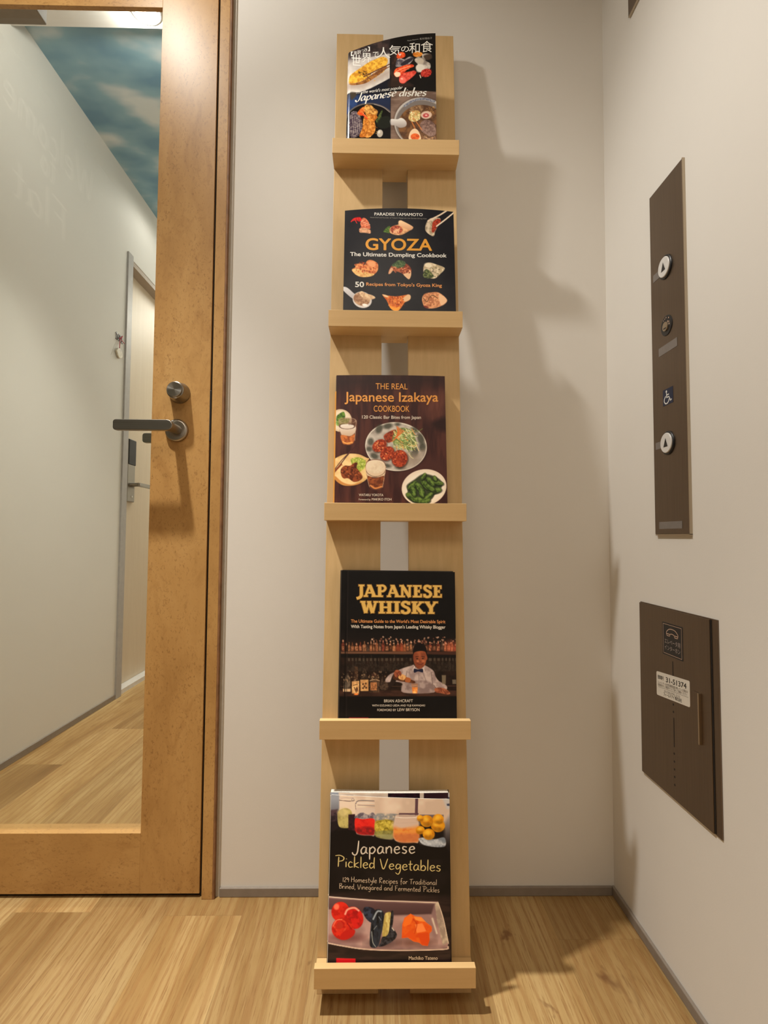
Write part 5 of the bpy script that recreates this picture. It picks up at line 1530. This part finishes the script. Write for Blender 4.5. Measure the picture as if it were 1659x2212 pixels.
# ------------------------------------------------------------------ corridor fittings
dl = empty('ceiling_downlight', 'round lit downlight in the white strip of corridor ceiling', 'ceiling light', (-0.735, 0.455, 2.395))
Shape().lathe((-0.735, 0.455, 2.3995), (0, 0, -1), [(0, 0.046), (0.004, 0.046), (0.0055, 0.042), (0.0055, 0.034)], 40).out('trim_ring', M['white_plastic'], dl, True)
Shape().lathe((-0.735, 0.455, 2.3940), (0, 0, -1), [(0, 0.0335), (0.004, 0.031), (0.0065, 0.02), (0.007, 0.001)], 32).out('diffuser', M['lamp'], dl, True)

# number 101 beside the corridor door: three metal digits, a charm hangs from them
nb = empty('room_number', 'dark metal number 101 on the corridor wall beside the door', 'room number', (XH, 1.283, 1.648))
for y0, kind in ((1.2465, '1'), (1.2650, '0'), (1.2975, '1')):
    z0, hgt = 1.6460, 0.0335
    if kind == '1':
        loop = [(0.000, 0.0), (0.017, 0.0), (0.017, 0.003), (0.0112, 0.0045), (0.0112, hgt), (0.0075, hgt), (0.0005, hgt - 0.0055), (0.0010, hgt - 0.0085), (0.0060, hgt - 0.0055), (0.0060, 0.0045), (0.000, 0.003)]
        Shape().prism([(XH, y0 + y, z0 + z) for y, z in loop], (0.0032, 0, 0)).out('digit', M['numeral'], nb)
    else:
        n = 28; V = []; F = []
        for x in (XH, XH + 0.0032):
            for ry, rz in ((0.0125, hgt / 2), (0.0070, hgt / 2 - 0.0042)):
                for k in range(n):
                    t = 2 * math.pi * k / n
                    V.append((x, y0 + 0.0135 + ry * math.cos(t), z0 + hgt / 2 + rz * math.sin(t)))
        for k in range(n):
            k2 = (k + 1) % n
            F += [(k, k2, n + k2, n + k), (2 * n + k, 3 * n + k, 3 * n + k2, 2 * n + k2), (k, 2 * n + k, 2 * n + k2, k2), (n + k, n + k2, 3 * n + k2, 3 * n + k)]
        mk('digit', V, F, M['numeral'], nb)
ch_ = empty('hanging_charm', 'cream wedge charm hanging on red string from the number 101', 'charm', (XH + 0.008, 1.272, 1.560))
Shape().prism([(XH + 0.0105, y, z) for y, z in ((1.2430, 1.590), (1.2560, 1.606), (1.2720, 1.610), (1.2960, 1.596), (1.3060, 1.583), (1.2900, 1.569), (1.2740, 1.563), (1.2580, 1.570))], (-0.009, 0, 0), 0.002).out('charm_body', M['shell'], ch_)
sx = XH + 0.008
Shape().tube([(sx, 1.272, 1.609), (sx, 1.273, 1.625), (sx, 1.2745, 1.645), (sx, 1.276, 1.662)], 0.0017).tube([(sx, 1.276, 1.658), (sx + .002, 1.285, 1.664), (sx, 1.292, 1.668), (sx, 1.2965, 1.676)], 0.0024)\
    .tube([(sx, 1.276, 1.658), (sx + .002, 1.270, 1.652), (sx, 1.266, 1.656), (sx, 1.272, 1.660), (sx, 1.300, 1.652), (sx, 1.318, 1.649)], 0.0016).out('red_string', M['red'], ch_, True)
Shape().tube([(sx, 1.272, 1.655), (sx, 1.250, 1.640), (sx, 1.225, 1.610), (sx, 1.196, 1.553)], 0.0006, 6).out('loose_thread', M['paper'], ch_, True)

# painted greeting on the left wall of the lobby, seen mirrored in the glass of the door
wl = empty('wall_lettering', 'white handwritten greeting on the lobby wall, mirrored faintly in the door glass', 'wall lettering', (XL, -0.7, 1.85))


def on_left(name, text, y0, y1, z, cap, w=8):
    V, F, adv = hand_text(text, w)
    # facing this wall, reading direction runs towards the door (+y)
    t = V[:, 0] / adv
    return mk(name, [(XL + 0.0012, y0 + q * (y1 - y0), z + r * cap / 100) for q, r in zip(t, V[:, 1])], F, M['chalk'], wl)


on_left('lettering_line', 'Welcome', -1.00, -0.47, 2.135, 0.15, 7)
on_left('lettering_line', 'to', -0.755, -0.665, 2.045, 0.12, 8)
on_left('lettering_line', 'Flat', -0.83, -0.53, 1.87, 0.14, 7)
